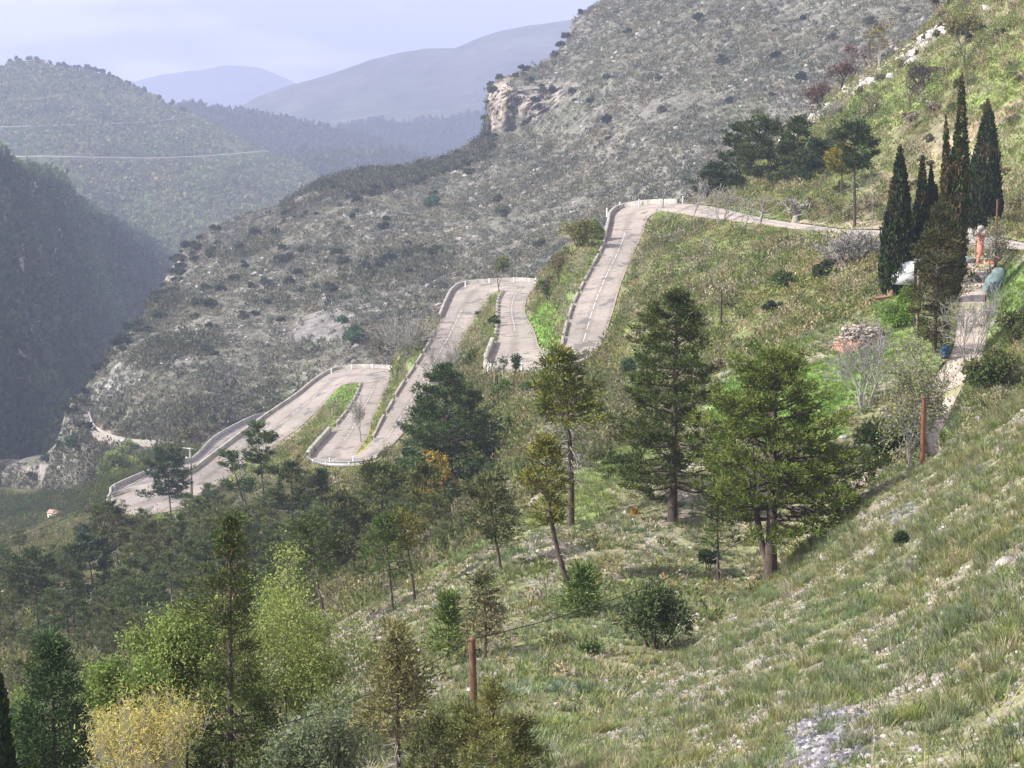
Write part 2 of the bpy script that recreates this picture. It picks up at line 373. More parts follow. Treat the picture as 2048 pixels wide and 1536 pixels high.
class Road:
    def __init__(s, tab, n=6):
        t = dense(tab, n); s.t = t
        s.A = P(t[:, 0], t[:, 1], d_of_z(t[:, 0], t[:, 1], t[:, 4])); s.B = P(t[:, 2], t[:, 3], d_of_z(t[:, 2], t[:, 3], t[:, 4]))
        s.q = np.stack([t[:-1, :2], t[:-1, 2:4], t[1:, 2:4], t[1:, :2]], 1)
        cr = np.cross(s.B[:-1]-s.A[:-1], s.A[1:]-s.A[:-1])+np.cross(s.A[1:]-s.B[1:], s.B[:-1]-s.B[1:]); cr *= np.sign(cr[:, 2:3])+1e-9
        nn = cr/np.linalg.norm(cr, axis=1, keepdims=True)
        s.planes = (nn, (nn*(s.A[:-1]+s.B[:-1]+s.A[1:]+s.B[1:])/4).sum(-1)); s.n = n
    def ctrl(s, step=3):
        out = []
        for e in (s.A[::step], s.B[::step]):
            u, v, d = proj(e); out += list(zip(u, v, d))
        return out
    def build(s, name, mat, lift=0.0, cols=7, label=None):
        w = np.linspace(0, 1, cols)
        g = s.A[:, None]*(1-w)[None, :, None]+s.B[:, None]*w[None, :, None]; g[..., 2] += lift
        g[:, 1:-1, 2] += .05*np.sin(np.pi*w[1:-1])
        r, c = g.shape[:2]; ii = np.arange(r*c).reshape(r, c)
        fc = np.stack([ii[:-1, :-1], ii[:-1, 1:], ii[1:, 1:], ii[1:, :-1]], -1).reshape(-1, 4)
        me = raw_mesh(name, g.reshape(-1, 3), fc, None, True)
        a = me.attributes.new('across', 'FLOAT_COLOR', 'POINT'); k = np.zeros((r, c, 4), np.float32); k[..., 0] = w[None]; k[..., 3] = 1
        a.data.foreach_set('color', k.ravel())
        s.ob = link(name, me, mat); tag(s.ob, label, None, None, 'structure'); s.lift = lift; return s.ob
    def edge(s, side, i0, i1, off=0.0, step=.8):
        "resampled 3-D edge between table rows i0 and i1, moved outwards by off metres"
        a, b = (s.A, s.B) if side == 'A' else (s.B, s.A)
        k = np.arange(int(i0*s.n), int(i1*s.n)+1); e = a[k]; o = a[k]-b[k]; o[:, 2] = 0; o /= np.linalg.norm(o, axis=1, keepdims=True)
        e = e+o*off; return resample(e, step)
def resample(e, step):
    L = np.r_[0, np.cumsum(np.linalg.norm(np.diff(e, axis=0), axis=1))]
    n = max(2, int(L[-1]/step)+1); x = np.linspace(0, L[-1], n)
    return np.stack([np.interp(x, L, e[:, k]) for k in range(3)], -1)
main, low, valley, drive = Road(ROAD), Road(LOW), Road(VALLEY), Road(DRIVE)
# ------------------------------------------------------------------ the sheets, far to near
far_c = lambda pal, sc, sd: (lambda U, V, pos: base_cols(pos, pal, sc, sd))
def simple(name, sil, d0, dv, bot=60, **k):
    "a far hill: nearer by dv metres for every pixel below its skyline"
    sil = np.array(sil, float); x = np.linspace(sil[0, 0], sil[-1, 0], 9); y = np.interp(x, sil[:, 0], sil[:, 1])
    c = [(a, b, d0) for a, b in zip(x, y)]+[(a, b+150, d0-150*dv) for a, b in zip(x, y)]
    return Sheet(name, sil, [(a, b+bot) for a, b in sil], c, u0=sil[0, 0], u1=sil[-1, 0], **k)
m_far = ground_mat('far_woodland_ground', 60, 9, (.30, .28, .25), .75, .6, 4)
m_mtn = ground_mat('mountain_ground', 300, 60, (.30, .28, .25), .9, .3, 20)
m_gorge = ground_mat('gorge_ground', 30, 5, (.36, .33, .32), .72, .8, 3)
m_grey = ground_mat('stony_scrub_ground', 9, 1.6, (.36, .33, .295), .60, .9, .8, s3=1.5)
m_hill = ground_mat('hairpin_slope_ground', 5, .8, (.45, .40, .34), .66, .8, .35)
m_near = ground_mat('near_slope_ground', 2.2, .22, (.42, .37, .335), .60, .9, .10, s3=.2)
mtA = simple('far_mountain', [(-300,215),(100,195),(250,167),(320,150),(400,140),(450,130),(520,135),(580,160),(640,200),(760,260)], 8800, 6, 110, edge=2, du=10, rows=20, back=(.2, .3), matn=m_mtn, tintf=far_c([(.10,.10,.08)], [], 1), label=None)
mtB = simple('mountain', [(380,262),(440,238),(480,215),(510,195),(580,170),(640,155),(700,135),(740,120),(800,105),(850,97),(910,97),(950,80),(1000,62),(1060,50),(1140,40),(1250,30),(1500,0),(2320,-60)], 4800, 5, 240, edge=2, du=8, rows=50, rough=((500, 60, 5),), back=(.2, .3), matn=m_mtn, tintf=far_c([(.10,.10,.08), (.08,.085,.05)], [400], 2))
r1 = simple('wooded_ridge', [(620,275),(690,256),(740,243),(800,250),(850,245),(900,240),(940,233),(980,232),(1200,225)], 3600, 4, 130, edge=5, du=4, rows=30, rough=((80, 25, 4),), back=(.2, .3), matn=m_far, tintf=far_c([(.05,.06,.035), (.08,.085,.05)], [120], 3))
r2 = simple('pine_ridge', [(340,215),(385,203),(400,207),(430,217),(480,222),(560,235),(620,250),(680,262),(760,280),(830,300),(900,330),(1100,380)], 3000, 4, 170, edge=3, du=4, rows=40, rough=((80, 25, 4),), back=(.2, .3), matn=m_far, tintf=far_c([(.10,.105,.06), (.06,.07,.04)], [90], 4))
r3 = simple('low_hills', [(440,345),(520,318),(600,300),(660,306),(700,300),(740,305),(790,300),(860,318),(930,340),(1100,380)], 2500, 4, 160, edge=3, du=4, rows=40, rough=((60, 25, 4),), back=(.2, .3), matn=m_far, tintf=far_c([(.10,.11,.06), (.06,.075,.04)], [70], 5))
dome = Sheet('far_hill', [(-300,190),(0,133),(40,121),(70,120),(130,135),(180,140),(250,165),(300,190),(350,215),(400,240),(450,266),(510,295),(560,313),(600,330),(640,355),(700,395),(760,430),(900,520)],
  [(-300,660),(300,620),(640,560),(900,580)], [(50,120,2300),(300,190,2300),(560,312,2150),(640,355,2050),(300,315,2000),(0,315,1950),(300,450,1750),(500,480,1650),(0,600,1800),(640,500,1700),(900,560,1900),(-250,200,2350),(-250,600,1900),(170,440,1700),(400,380,1880),(250,400,1830)],
  u1=900, du=4, rows=140, edge=2.5, rough=((160, 45, 4), (35, 9, 4)), back=(.3, .5), matn=m_far, seed=11,
  tintf=lambda U, V, pos: zone([(300,410,60,120,10,(.17,.13,.09),.8),(420,470,130,60,0,(.16,.13,.085),.6),(250,230,150,40,10,(.15,.13,.08),.6),(60,290,70,40,0,(.08,.11,.05),.7)])(U, V, base_cols(pos, [(.13,.14,.07),(.10,.125,.055),(.15,.13,.085)], [130, 60], 21), pos, 60))
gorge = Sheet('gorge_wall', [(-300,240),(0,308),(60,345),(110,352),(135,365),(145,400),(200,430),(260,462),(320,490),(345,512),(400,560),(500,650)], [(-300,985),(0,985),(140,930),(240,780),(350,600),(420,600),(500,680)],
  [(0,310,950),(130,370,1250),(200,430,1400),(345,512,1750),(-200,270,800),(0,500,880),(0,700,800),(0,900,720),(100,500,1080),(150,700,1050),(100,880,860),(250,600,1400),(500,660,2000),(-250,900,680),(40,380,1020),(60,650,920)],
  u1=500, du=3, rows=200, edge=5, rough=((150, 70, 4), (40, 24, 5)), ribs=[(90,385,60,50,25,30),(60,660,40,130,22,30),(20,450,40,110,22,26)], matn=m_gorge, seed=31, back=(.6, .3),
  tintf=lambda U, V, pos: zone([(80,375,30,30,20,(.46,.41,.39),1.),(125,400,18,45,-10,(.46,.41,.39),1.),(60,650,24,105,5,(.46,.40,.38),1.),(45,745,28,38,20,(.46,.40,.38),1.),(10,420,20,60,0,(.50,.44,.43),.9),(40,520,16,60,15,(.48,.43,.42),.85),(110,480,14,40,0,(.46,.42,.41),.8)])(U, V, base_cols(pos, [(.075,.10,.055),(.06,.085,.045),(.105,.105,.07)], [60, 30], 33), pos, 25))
CLIFF = [(1003,205,30,55,8,(.40,.345,.285),1.),(1055,205,60,32,-8,(.37,.325,.275),.95),(1110,185,70,16,-6,(.33,.30,.27),.8),(1150,55,32,36,-30,(.30,.28,.26),.7),(1125,95,14,14,0,(.42,.39,.36),.6)]
SCREE = [(640,655,70,34,-20,(.235,.222,.21),.95),(915,345,22,12,0,(.46,.43,.38),.9),(955,320,20,10,0,(.46,.43,.38),.9),(715,462,25,14,0,(.36,.34,.31),.8),(250,740,60,20,-55,(.42,.40,.37),.6),(345,540,12,45,25,(.44,.41,.38),.8),
  (150,835,22,16,-40,(.42,.40,.36),.8),(185,800,10,40,30,(.40,.38,.35),.7),(60,945,60,14,0,(.44,.39,.36),.9),(140,900,14,60,5,(.34,.32,.28),.5),(250,865,80,9,12,(.44,.36,.29),.8),(1380,330,130,45,-30,(.30,.28,.25),.5),(1250,240,150,60,-30,(.22,.205,.18),.5),(1280,520,60,40,0,(.33,.31,.29),.5),(640,370,60,12,-25,(.40,.37,.34),.6),(1560,215,90,60,-40,(.29,.27,.24),.5),(1480,230,70,25,-35,(.12,.15,.075),.6)]
grey = Sheet('grey_hillside', [(-520,930),(0,930),(40,933),(90,922),(115,895),(126,850),(133,825),(170,780),(190,752),(205,735),(225,702),(247,692),(262,657),(288,642),(300,602),(320,592),(330,560),(345,537),(370,490),(480,430),(560,410),(640,364),(740,342),(830,332),(900,306),(955,285),(970,262),(976,182),(985,168),(1010,156),(1050,140),(1100,118),(1128,88),(1150,36),(1200,6),(1260,-25),(1500,-140),(2320,-400)],
  [(-520,1040),(0,1040),(130,1050),(200,1000),(300,960),(420,950),(560,900),(640,830),(800,790),(900,690),(1000,640),(1100,640),(1200,580),(1240,490),(1400,470),(1650,320),(1800,200),(1950,100),(2320,60)],
  valley.ctrl(4)+[(500,800,520),(400,800,512),(300,800,525),(250,700,590),(170,790,570),(133,830,550),(100,910,570),(0,935,620),(-200,935,650),(0,1000,600),(130,990,540),(345,540,770),(370,495,790),(480,435,820),(560,415,830),(640,370,840),(830,335,850),(950,290,850),(968,266,855),(985,172,905),(1050,140,900),(1130,90,930),(1200,10,950),(1260,-20,950),
   (400,600,650),(600,600,620),(600,500,700),(800,500,650),(700,700,520),(800,400,760),(1000,450,650),(1000,300,790),(1020,265,838),(1200,300,690),(1200,150,800),(1400,200,680),(1400,350,560),(1300,400,560),(1150,520,560),(900,600,570),(1600,100,680),(1600,200,620),(1800,0,680),(1400,0,820),(1900,-60,690),(2300,-300,750),(1000,185,858),(1000,245,842),(1060,190,843),(1060,235,830),(1110,190,838),(1060,155,885)],
  du=4, rows=260, edge=4, rough=((90, 16, 3), (22, 7, 4), (5, 1.6, 3)), matn=m_grey, seed=41, roads=[(valley.q, valley.planes)], ribs=[(1030,212,62,52,9,12),(1105,195,40,26,7,7),(1140,60,40,40,8,6),(150,850,40,50,9,6),(60,950,80,30,8,6)],
  tintf=lambda U, V, pos: zone(CLIFF+SCREE)(U, V, base_cols(pos, [(.19,.18,.145),(.15,.155,.11),(.225,.21,.175),(.135,.142,.10)], [45, 20, 9], 43), pos, 14))
bench = Sheet('lower_slope', [(-300,990),(0,990),(60,992),(100,990),(140,985),(190,968),(240,935),(300,908),(350,900),(400,900),(440,876),(500,842),(530,831),(600,790),(660,780)], [(-300,1180),(0,1160),(200,1090),(300,1050),(450,980),(560,900),(660,850)],
  low.ctrl(3)+[(0,995,560),(100,995,545),(190,970,500),(260,930,480),(350,905,480),(600,800,500),(660,790,500),(0,1080,480),(120,1040,470),(200,1050,430),(-250,1000,580),(-250,1120,500),(300,1030,385),(450,940,430)],
  u1=660, du=4, rows=60, edge=3, rough=((8, 1.2, 3),), matn=m_hill, seed=51, roads=[(low.q, low.planes)],
  tintf=lambda U, V, pos: base_cols(pos, [(.10,.13,.05),(.14,.12,.07)], [15], 53))
GRN = (.17,.25,.075); LUSH = (.16,.275,.058)
Z6 = [(1085,660,34,62,8,LUSH,1.),(1118,600,22,60,20,GRN,.7),(1162,590,14,110,24,GRN,.8),(1190,500,10,60,24,GRN,.8),(965,640,20,60,22,GRN,.75),(985,690,12,60,10,GRN,.6),(820,735,20,80,30,GRN,.8),(785,770,12,60,35,(.34,.28,.22),.6),(690,785,46,24,-25,LUSH,1.),(665,830,26,14,-60,GRN,.8),(730,870,14,60,30,(.22,.26,.05),.9),(770,810,10,60,30,(.2,.22,.06),.8),(700,945,70,12,-5,GRN,.9),(690,965,50,14,-5,(.30,.17,.12),.7),(300,1030,60,10,8,LUSH,.9),
  (1300,560,12,140,22,(.24,.28,.10),.5),(1330,430,40,16,20,GRN,.9),(1600,440,160,9,8,GRN,.8),(1690,432,60,20,12,(.30,.22,.15),.6),(1720,450,120,6,4,(.42,.34,.27),.8),(1830,180,130,40,-35,(.23,.30,.09),.7),(1980,160,90,60,-30,(.23,.30,.09),.6),(1740,240,120,26,-38,(.24,.30,.10),.7),(1950,260,120,16,-30,(.42,.33,.23),.8),(1880,330,130,30,-20,(.36,.31,.19),.6),(1760,440,50,16,0,(.33,.27,.21),.8),(1900,430,80,22,5,(.26,.24,.13),.6),(2020,430,50,40,10,(.17,.20,.07),.7),(1990,385,60,20,0,(.27,.23,.15),.6),(1860,70,60,14,-35,(.44,.42,.39),.9),(1720,170,90,8,-40,(.46,.44,.41),.7),(1570,130,5,5,0,GRN,.1),
  (1010,770,60,22,0,GRN,.6),(900,860,80,60,0,(.10,.11,.05),.5),(1250,880,70,40,0,GRN,.6),(1100,860,60,30,10,(.17,.15,.11),.6),(550,1040,60,60,0,(.15,.11,.08),.5),(250,1170,120,60,10,(.17,.13,.09),.6),(640,1230,50,30,-30,(.33,.28,.24),.6)]
hair = Sheet('hairpin_hill', [(-300,1120),(0,1092),(80,1052),(150,1036),(206,1022),(209,1012),(222,997),(270,982),(325,970),(376,951),(437,907),(478,876),(533,835),(565,813),(598,790),(627,766),(663,744),(704,736),(747,736),(783,738),(800,700),(846,660),(884,630),(894,606),(907,582),(931,570),(985,565),(1040,563),(1077,562),(1098,540),(1150,478),(1200,468),(1216,450),(1222,432),(1240,418),(1278,410),(1330,407),(1385,405),(1420,400),(1480,345),(1540,290),(1590,255),(1620,238),(1700,160),(1760,128),(1840,72),(1885,5),(1960,-60),(2320,-300),(2960,-720)],
  [(-520,1520),(-300,1480),(0,1450),(400,1375),(680,1295),(830,1215),(960,1140),(1030,1090),(1130,1010),(1260,960),(1400,830),(1560,745),(1680,690),(1790,640),(1870,600),(2000,580),(2320,560),(2960,520)],
  main.ctrl(4)+[(1900,300,215),(1900,100,250),(2048,60,228),(2048,300,196),(2200,300,180),(2200,0,215),(1750,200,262),(1885,5,300),(1620,240,318),(1480,345,335),(1560,330,290),(1700,380,222),(1450,390,292),(1760,128,300),(2300,-280,240),(2960,-700,215),(2960,500,128),(2960,0,170),(2600,300,160),(-500,1150,340),(-500,1400,205),
   (1150,480,282),(1098,545,292),(1090,640,262),(1110,580,274),(1300,500,252),(1400,500,234),(1500,500,214),(1600,520,190),(1700,520,172),(1400,600,200),(1300,650,206),(1500,600,180),(1650,600,158),(1250,700,206),(1180,760,203),(1100,780,203),(1000,780,214),(930,780,246),
   (850,900,236),(750,980,246),(600,960,272),(1000,900,190),(930,1020,188),(1100,880,165),(700,1080,205),(500,1020,282),(300,1050,330),(450,1080,255),(250,1100,292),(100,1080,330),(0,1100,335),(-200,1150,335),(600,1200,170),(400,1200,205),(200,1220,222),(0,1230,232),(300,1320,175),(0,1330,190),(-200,1330,200),(700,1180,158),(850,1100,150),(950,1040,160),(1100,960,150),(1200,900,150),(1350,760,165),(1500,700,160),(1650,640,152),(1750,590,150),(1850,540,152),(1920,515,156),(2048,515,154),(2200,520,148),(820,690,325),(790,730,338)],
  u1=2940, du=4, rows=330, edge=2.0, rough=((14, .8, 3), (3, .35, 3)), matn=m_hill, seed=61, roads=[(main.q, main.planes)], back=(.5, .9),
  tintf=lambda U, V, pos: zone(Z6)(U, V, base_cols(pos, [(.21,.20,.115),(.16,.195,.07),(.27,.24,.165),(.185,.225,.08)], [25, 9, 12], 63), pos, 6))
Z7 = [(720,1290,70,60,-30,(.38,.315,.28),.8),(1590,790,160,85,-25,LUSH,1.),(1480,815,80,50,-35,LUSH,1.),(1680,735,110,75,-20,LUSH,1.),(1790,640,50,60,-40,(.15,.23,.05),.9),(1640,860,80,30,0,LUSH,.9),(1220,930,110,40,-30,GRN,.95),(1165,1010,60,50,-40,(.16,.22,.06),.8),(1080,1040,60,26,-40,GRN,.7),(900,1120,90,14,-28,GRN,.8),(1840,740,60,40,-45,GRN,.9),(1975,690,40,110,15,GRN,.9),(2030,580,40,60,20,LUSH,.9),(1905,850,14,40,20,GRN,.9),(1640,700,60,20,-25,(.36,.30,.25),.7),(1550,990,120,22,-35,(.40,.33,.28),.7),(1700,960,70,18,-25,(.40,.33,.28),.8),(1380,960,50,70,0,(.36,.31,.28),.7),
  (1100,1120,90,50,-30,(.36,.30,.27),.6),(720,1260,90,40,-30,(.36,.30,.28),.8),(1250,1130,120,30,-35,(.36,.30,.26),.5),(950,1200,120,40,-30,(.17,.20,.08),.7),(1200,1250,150,60,-30,(.17,.21,.08),.7),(1100,1480,90,40,-20,(.17,.24,.07),.7),(1000,1350,130,40,-30,(.18,.20,.08),.6)]
slope = Sheet('pine_slope', [(-300,1470),(0,1430),(400,1330),(680,1245),(830,1160),(960,1085),(1020,1030),(1120,955),(1250,900),(1400,765),(1560,690),(1680,640),(1790,590),(1870,545),(1908,525),(1985,524),(2020,510),(2048,500),(2320,480),(2960,440)],
  [(-520,1640),(1000,1640),(1100,1580),(1250,1490),(1400,1370),(1520,1270),(1600,1180),(1720,1060),(1850,990),(2048,880),(2320,720),(2960,560)],
  drive.ctrl(4)+[(2960,450,118),(2960,600,100),(2600,560,112),(-500,1480,95),(-500,1600,58),(2048,520,138),(2048,600,125),(2040,700,112),(2048,780,100),(2200,600,115),(2200,490,135),(1960,780,104),(1920,880,98),(2000,850,96),(1560,700,137),(1680,660,138),(1790,610,138),(1420,775,140),(1550,790,122),(1700,760,120),(1800,700,125),(1800,800,110),(1650,870,106),(1480,860,118),(1400,900,115),(1300,950,112),(1250,915,122),(1750,930,97),(1850,930,92),(1650,960,98),(1550,1000,99),(1130,970,118),(1345,1040,100),(1140,1050,104),(1250,1100,93),(1450,1100,93),(1540,1150,86),(1030,1040,112),(1003,1145,95),(960,1095,106),(830,1170,108),(1000,1250,78),(1200,1200,80),(1350,1200,80),(700,1250,104),(650,1300,95),(800,1300,80),(900,1400,60),(1100,1350,62),(1250,1350,63),(700,1450,62),(850,1536,45),(1050,1480,47),(1050,1560,42),(400,1350,105),(400,1450,75),(400,1560,50),(0,1450,90),(0,1560,55),(-260,1560,60),(600,1560,48)],
  u1=2940, du=4, rows=260, edge=2.5, rough=((7, .5, 3), (1.5, .22, 3)), matn=m_near, seed=71, roads=[(drive.q, drive.planes)], back=(.6, 1.2),
  tintf=lambda U, V, pos: zone(Z7)(U, V, base_cols(pos, [(.235,.222,.135),(.175,.21,.085),(.335,.28,.24),(.21,.225,.105)], [9, 4, 6], 73), pos, 4))
Z8 = [(1640,1485,75,42,-25,(.33,.32,.33),1.),(1800,1025,32,14,-30,(.36,.34,.34),.9),(1790,1335,40,24,0,(.40,.34,.29),.9),(1745,1290,26,16,0,(.34,.29,.27),.8),(2020,1110,50,14,-30,(.36,.33,.31),.8),(1960,1400,60,20,-35,(.40,.33,.30),.7),(1500,1290,70,30,-35,(.38,.32,.29),.7),(1420,1420,90,20,-35,(.38,.32,.29),.7),(1900,1180,60,16,-35,(.38,.32,.28),.6),(1700,1380,80,26,-10,(.19,.23,.07),.8),(1560,1520,60,18,-10,(.16,.22,.06),.8),(1250,1520,120,22,-20,(.18,.22,.08),.7),(1950,960,120,30,-30,(.20,.20,.10),.6)]
fore = Sheet('grassy_spur', [(860,1665),(1000,1575),(1080,1520),(1200,1442),(1330,1342),(1450,1238),(1550,1150),(1620,1078),(1720,990),(1850,925),(1930,868),(2048,785),(2320,600),(2960,210)], [(860,1760),(2960,1760)],
  [(1000,1570,43),(1080,1515,45),(1200,1442,52),(1330,1342,60),(1450,1235,70),(1550,1150,84),(1620,1075,85),(1720,990,84),(1850,925,82),(2048,790,77),(2300,620,72),(1700,1100,70),(1600,1200,64),(1500,1300,56),(1400,1400,49),(1300,1500,42),(1250,1560,38),(1640,1480,34),(1800,1300,42),(1800,1150,55),(1900,1000,62),(2048,950,56),(2048,1100,44),(2048,1300,34),(2048,1560,26),(1800,1560,28),(1500,1560,33),(2300,1000,42),(2300,1560,22),(1700,1700,25),(1100,1680,37),(2300,1700,20),(2960,220,64),(2960,900,36),(2960,1500,17),(2960,1740,14),(2600,600,60)],
  u0=860, u1=2940, du=4, rows=280, edge=3, rough=((5, .35, 3), (1.2, .16, 3), (.35, .05, 2)), matn=m_near, seed=81, back=(.5, 1.0),
  tintf=lambda U, V, pos: zone(Z8)(U, V, base_cols(pos, [(.235,.22,.145),(.175,.205,.09),(.335,.28,.245),(.215,.22,.12)], [5, 2.5, 3.5], 83), pos, 2.5))

# ------------------------------------------------------------------ road surfaces and markings
asph = road_mat('sun_bleached_asphalt', (.265, .238, .215), (.355, .312, .278), (.155, .15, .145))
dirt = road_mat('pale_gravel_track', (.38, .325, .28), (.47, .405, .355), (.24, .25, .11))
main.build('road', asph); low.build('road', asph); valley.build('road', asph); drive.build('driveway', dirt)
def stripe(road, i0, i1, w=.5, width=.16, on=3.0, off=1.0, solid=False):
    mb = MB(); k = np.arange(int(i0*road.n), int(i1*road.n)+1)
    c = road.A[k]*(1-w)+road.B[k]*w; c[:, 2] += .05*math.sin(math.pi*w)+.012
    c = resample(c, .5); t = np.gradient(c, axis=0); t /= np.linalg.norm(t, axis=1, keepdims=True)
    s = np.stack([-t[:, 1], t[:, 0], 0*t[:, 0]], -1)*width/2
    per = on+off
    for j in range(len(c)-1):
        if solid or (j*.5) % per < on:
            mb.add([c[j]-s[j], c[j]+s[j], c[j+1]+s[j+1], c[j+1]-s[j+1]], [(0, 1, 2, 3)])
    return mb
for i0, i1 in ((17.2, 21.5), (29, 33), (38.6, 45), (51.5, 54.8), (60.5, 65)):
    mb = stripe(main, i0, i1, .5, .12)
    link('centre_line', mb.mesh('centre_line'), M['line'], main.ob)
hp = [(-300,318),(100,312),(180,314),(300,316),(400,312),(470,307),(545,300)]
def trail(pts, w, name, mat, sheet=dome):
    e = np.array(pts, float); x = np.linspace(e[0, 0], e[-1, 0], 60); y = np.interp(x, e[:, 0], e[:, 1])
    a = sheet.at(x, y-w); b = sheet.at(x, y+w); dirn = (CAM-a); dirn /= np.linalg.norm(dirn, axis=1, keepdims=True)
    a = a+dirn*10; b = b+dirn*10
    mb = MB(); ii = np.arange(59); mb.add(np.concatenate([a, b]), np.stack([ii, ii+60, ii+61, ii+1], -1))
    tag(link(name, mb.mesh(name), mat), None, None, None, 'structure')
pm = ground_mat('pale_track', 40, 9, (.5, .45, .4), .8, .2, 1)
mtrk = plain_mat('pale_track_gravel', (.28, .255, .22), (.36, .33, .29), .05, .95, 0)
mtrk2 = plain_mat('brown_track_gravel', (.17, .15, .11), (.22, .19, .14), .05, .95, 0)
trail(hp, .6, 'path', mtrk); trail([(-300,262),(0,254),(130,250),(250,246),(330,240),(400,232)], .9, 'path', mtrk2); trail([(-300,225),(0,207),(110,192),(140,186)], .8, 'path', mtrk2)
# ------------------------------------------------------------------ plants
FOL = np.array([1.5, 1.48, 1.4])
def rng_(s): return np.random.default_rng(s)
def unit(v): return v/(np.linalg.norm(v, axis=-1, keepdims=True)+1e-9)
def leaf_quads(c, dirn, l, w, rng):
    "quads of length l along dirn and width w about the centres c"
    n = len(c); dirn = unit(dirn); r = unit(np.cross(dirn, unit(rng.normal(size=(n, 3)))))
    l = np.broadcast_to(np.asarray(l, float), (n,))[:, None]/2; w = np.broadcast_to(np.asarray(w, float), (n,))[:, None]/2
    return np.stack([c-dirn*l-r*w*.6, c-dirn*l+r*w*.6, c+dirn*l+r*w, c+dirn*l-r*w], 1)
def vary(col, n, rng, k=.25, hue=.1):
    c = np.array(col)[None]*(1+rng.uniform(-k, k, (n, 1)))*(1+rng.uniform(-hue, hue, (n, 3))); return np.clip(c, .003, 1)
def clusters(cen, rad, out, per, l, w, cols, rng, flat=.6):
    "needle tufts: per quads about every centre, pointing outwards and up"
    m = len(cen); n = m*per
    off = rng.normal(size=(m, per, 3))*np.asarray(rad)[:, None, None]*.55; off[..., 2] *= flat
    c = (cen[:, None]+off).reshape(-1, 3)
    d = unit(off.reshape(-1, 3))+np.repeat(unit(out), per, 0)*.7+np.array([0, 0, .5])+rng.normal(size=(n, 3))*.35
    ls = l*rng.uniform(.7, 1.25, n)
    q = leaf_quads(c, d, ls, w*rng.uniform(.8, 1.2, n), rng)
    cc = np.repeat(np.asarray(cols)*(1+rng.uniform(-.3, .3, (m, 1))), per, 0)*(1+rng.uniform(-.22, .22, (n, 1)))
    return q, np.clip(cc, .003, 1)
PINE = (.052, .085, .024); PINE_Y = (.12, .125, .025); PINE_D = (.034, .058, .022); PINE_G = (.085, .10, .04)
def pine(seed, H, W, base=.35, prof=None, nb=60, col=PINE, col2=None, per=26, lean=0.0, dead=0, droop=0.0, up=.6, spacing=.62, r0=None, needle=(.19, .055), top_out=.0, fork=False, crad=.34, curve=0.0, dirty=0, lobe_amt=.7, inner=.55):
    """a conifer: tapered trunk, limbs in whorls, needle tufts along the outer part of the limbs.
    prof: (height within the crown 0..1, half width share) pairs"""
    rng = rng_(seed); r0 = r0 or H*.017; tr = MB(); dd = MB()
    prof = np.array(prof or [(0, .55), (.2, 1), (.5, .9), (.8, .55), (1, .12)])
    z = np.linspace(-.6, H, 12); t = np.clip(z/H, 0, 1)
    la = rng.uniform(0, 6.28) if lean >= 0 else math.pi
    wob = np.cumsum(rng.normal(size=(12, 2)), 0)*.02*H/10*(.4+dirty)
    X = np.stack([lean*H*t+curve*H*(t*(1-t))*2+wob[:, 0]*t, wob[:, 1]*t, z], -1)
    rad = r0*(1-t)**.75+.012; rad[0] *= 1.35; rad[1] *= 1.1
    tr.tube(X, rad, 7)
    if fork: tr.tube([X[1]+[.1, 0, -.2], X[2]+[-.45*H/12, .1, .2], X[4]+[-.9*H/12, .2, .3], X[7]+[-1.1*H/12, 0, .2]], [r0*.7, r0*.6, r0*.42, .03], 6)
    at = lambda h: np.array([np.interp(h, z, X[:, k]) for k in range(3)])
    cen, out, crd, cc = [], [], [], []
    ga = rng.uniform(0, 6.28)
    nw = max(4, int(nb/5.2)); wh = np.sort((np.arange(nw)+rng.uniform(.15, .85, nw))/nw)
    for i in range(nb):
        s = float(np.clip(wh[int(i*nw/nb)]+rng.normal()*.012, 0, 1)); h = H*(base+(1-base)*s*.985)
        p0 = at(h); ga += 2.4+rng.uniform(-.5, .5)
        lobe = float(vnoise(np.array([math.cos(ga)*1.2+seed, math.sin(ga)*1.2, s*(1-base)*H/1.9]), seed))
        L = W/2*np.interp(s, prof[:, 0], prof[:, 1])*rng.uniform(.75, 1.12)*(1+lobe_amt*lobe)
        if rng.random() < .06: L *= 1.22
        if L < .15: L = .15
        el = (-.12-droop)*(1-s)+up*s**1.3+rng.uniform(-.18, .18)
        d = np.array([math.cos(ga)*math.cos(el), math.sin(ga)*math.cos(el), math.sin(el)])
        k = max(3, int(L/.6)+2); x = np.linspace(0, 1, k)[:, None]
        sag = np.array([0, 0, 1.])*(x**2*L*(.16-droop*.3)-(x-x*x)*L*.12)
        pts = p0+d*L*x+sag+rng.normal(size=(k, 3))*.05*L*x
        tr.tube(pts, np.linspace(max(.02, r0*.30*(L/(W/2))**.7), .009, k), 4, cap=False)
        m = max(2, int(L*.75/spacing)+1)
        side = np.array([-d[1], d[0], 0.]);
        for j in range(m):
            f = 1-(j/m)*inner*rng.uniform(.9, 1.05); f = max(f, .2)
            c0 = np.array([np.interp(f, x[:, 0], pts[:, q]) for q in range(3)])
            ns = 1 if f > .88 else (2 if L < 1.6 else 3)
            for q in range(ns):
                o = (0 if ns == 1 else (q-(ns-1)/2)*2/(ns-1))*(1-f*.55)*L*.42*rng.uniform(.6, 1.2)
                c1 = c0+side*o+np.array([0, 0, .12])+rng.normal(size=3)*.1
                if abs(o) > .5 and rng.random() < .5: tr.tube([c0-d*abs(o)*.5, c1], [.016, .007], 3, cap=False)
                cen.append(c1); out.append(d+side*o/(abs(o)+.5)*.5); crd.append(crad*rng.uniform(.75, 1.2))
                u = rng.random()
                base_c = np.array(col)
                if col2 is not None: base_c = base_c*(1-u)+np.array(col2)*u
                cc.append(base_c)
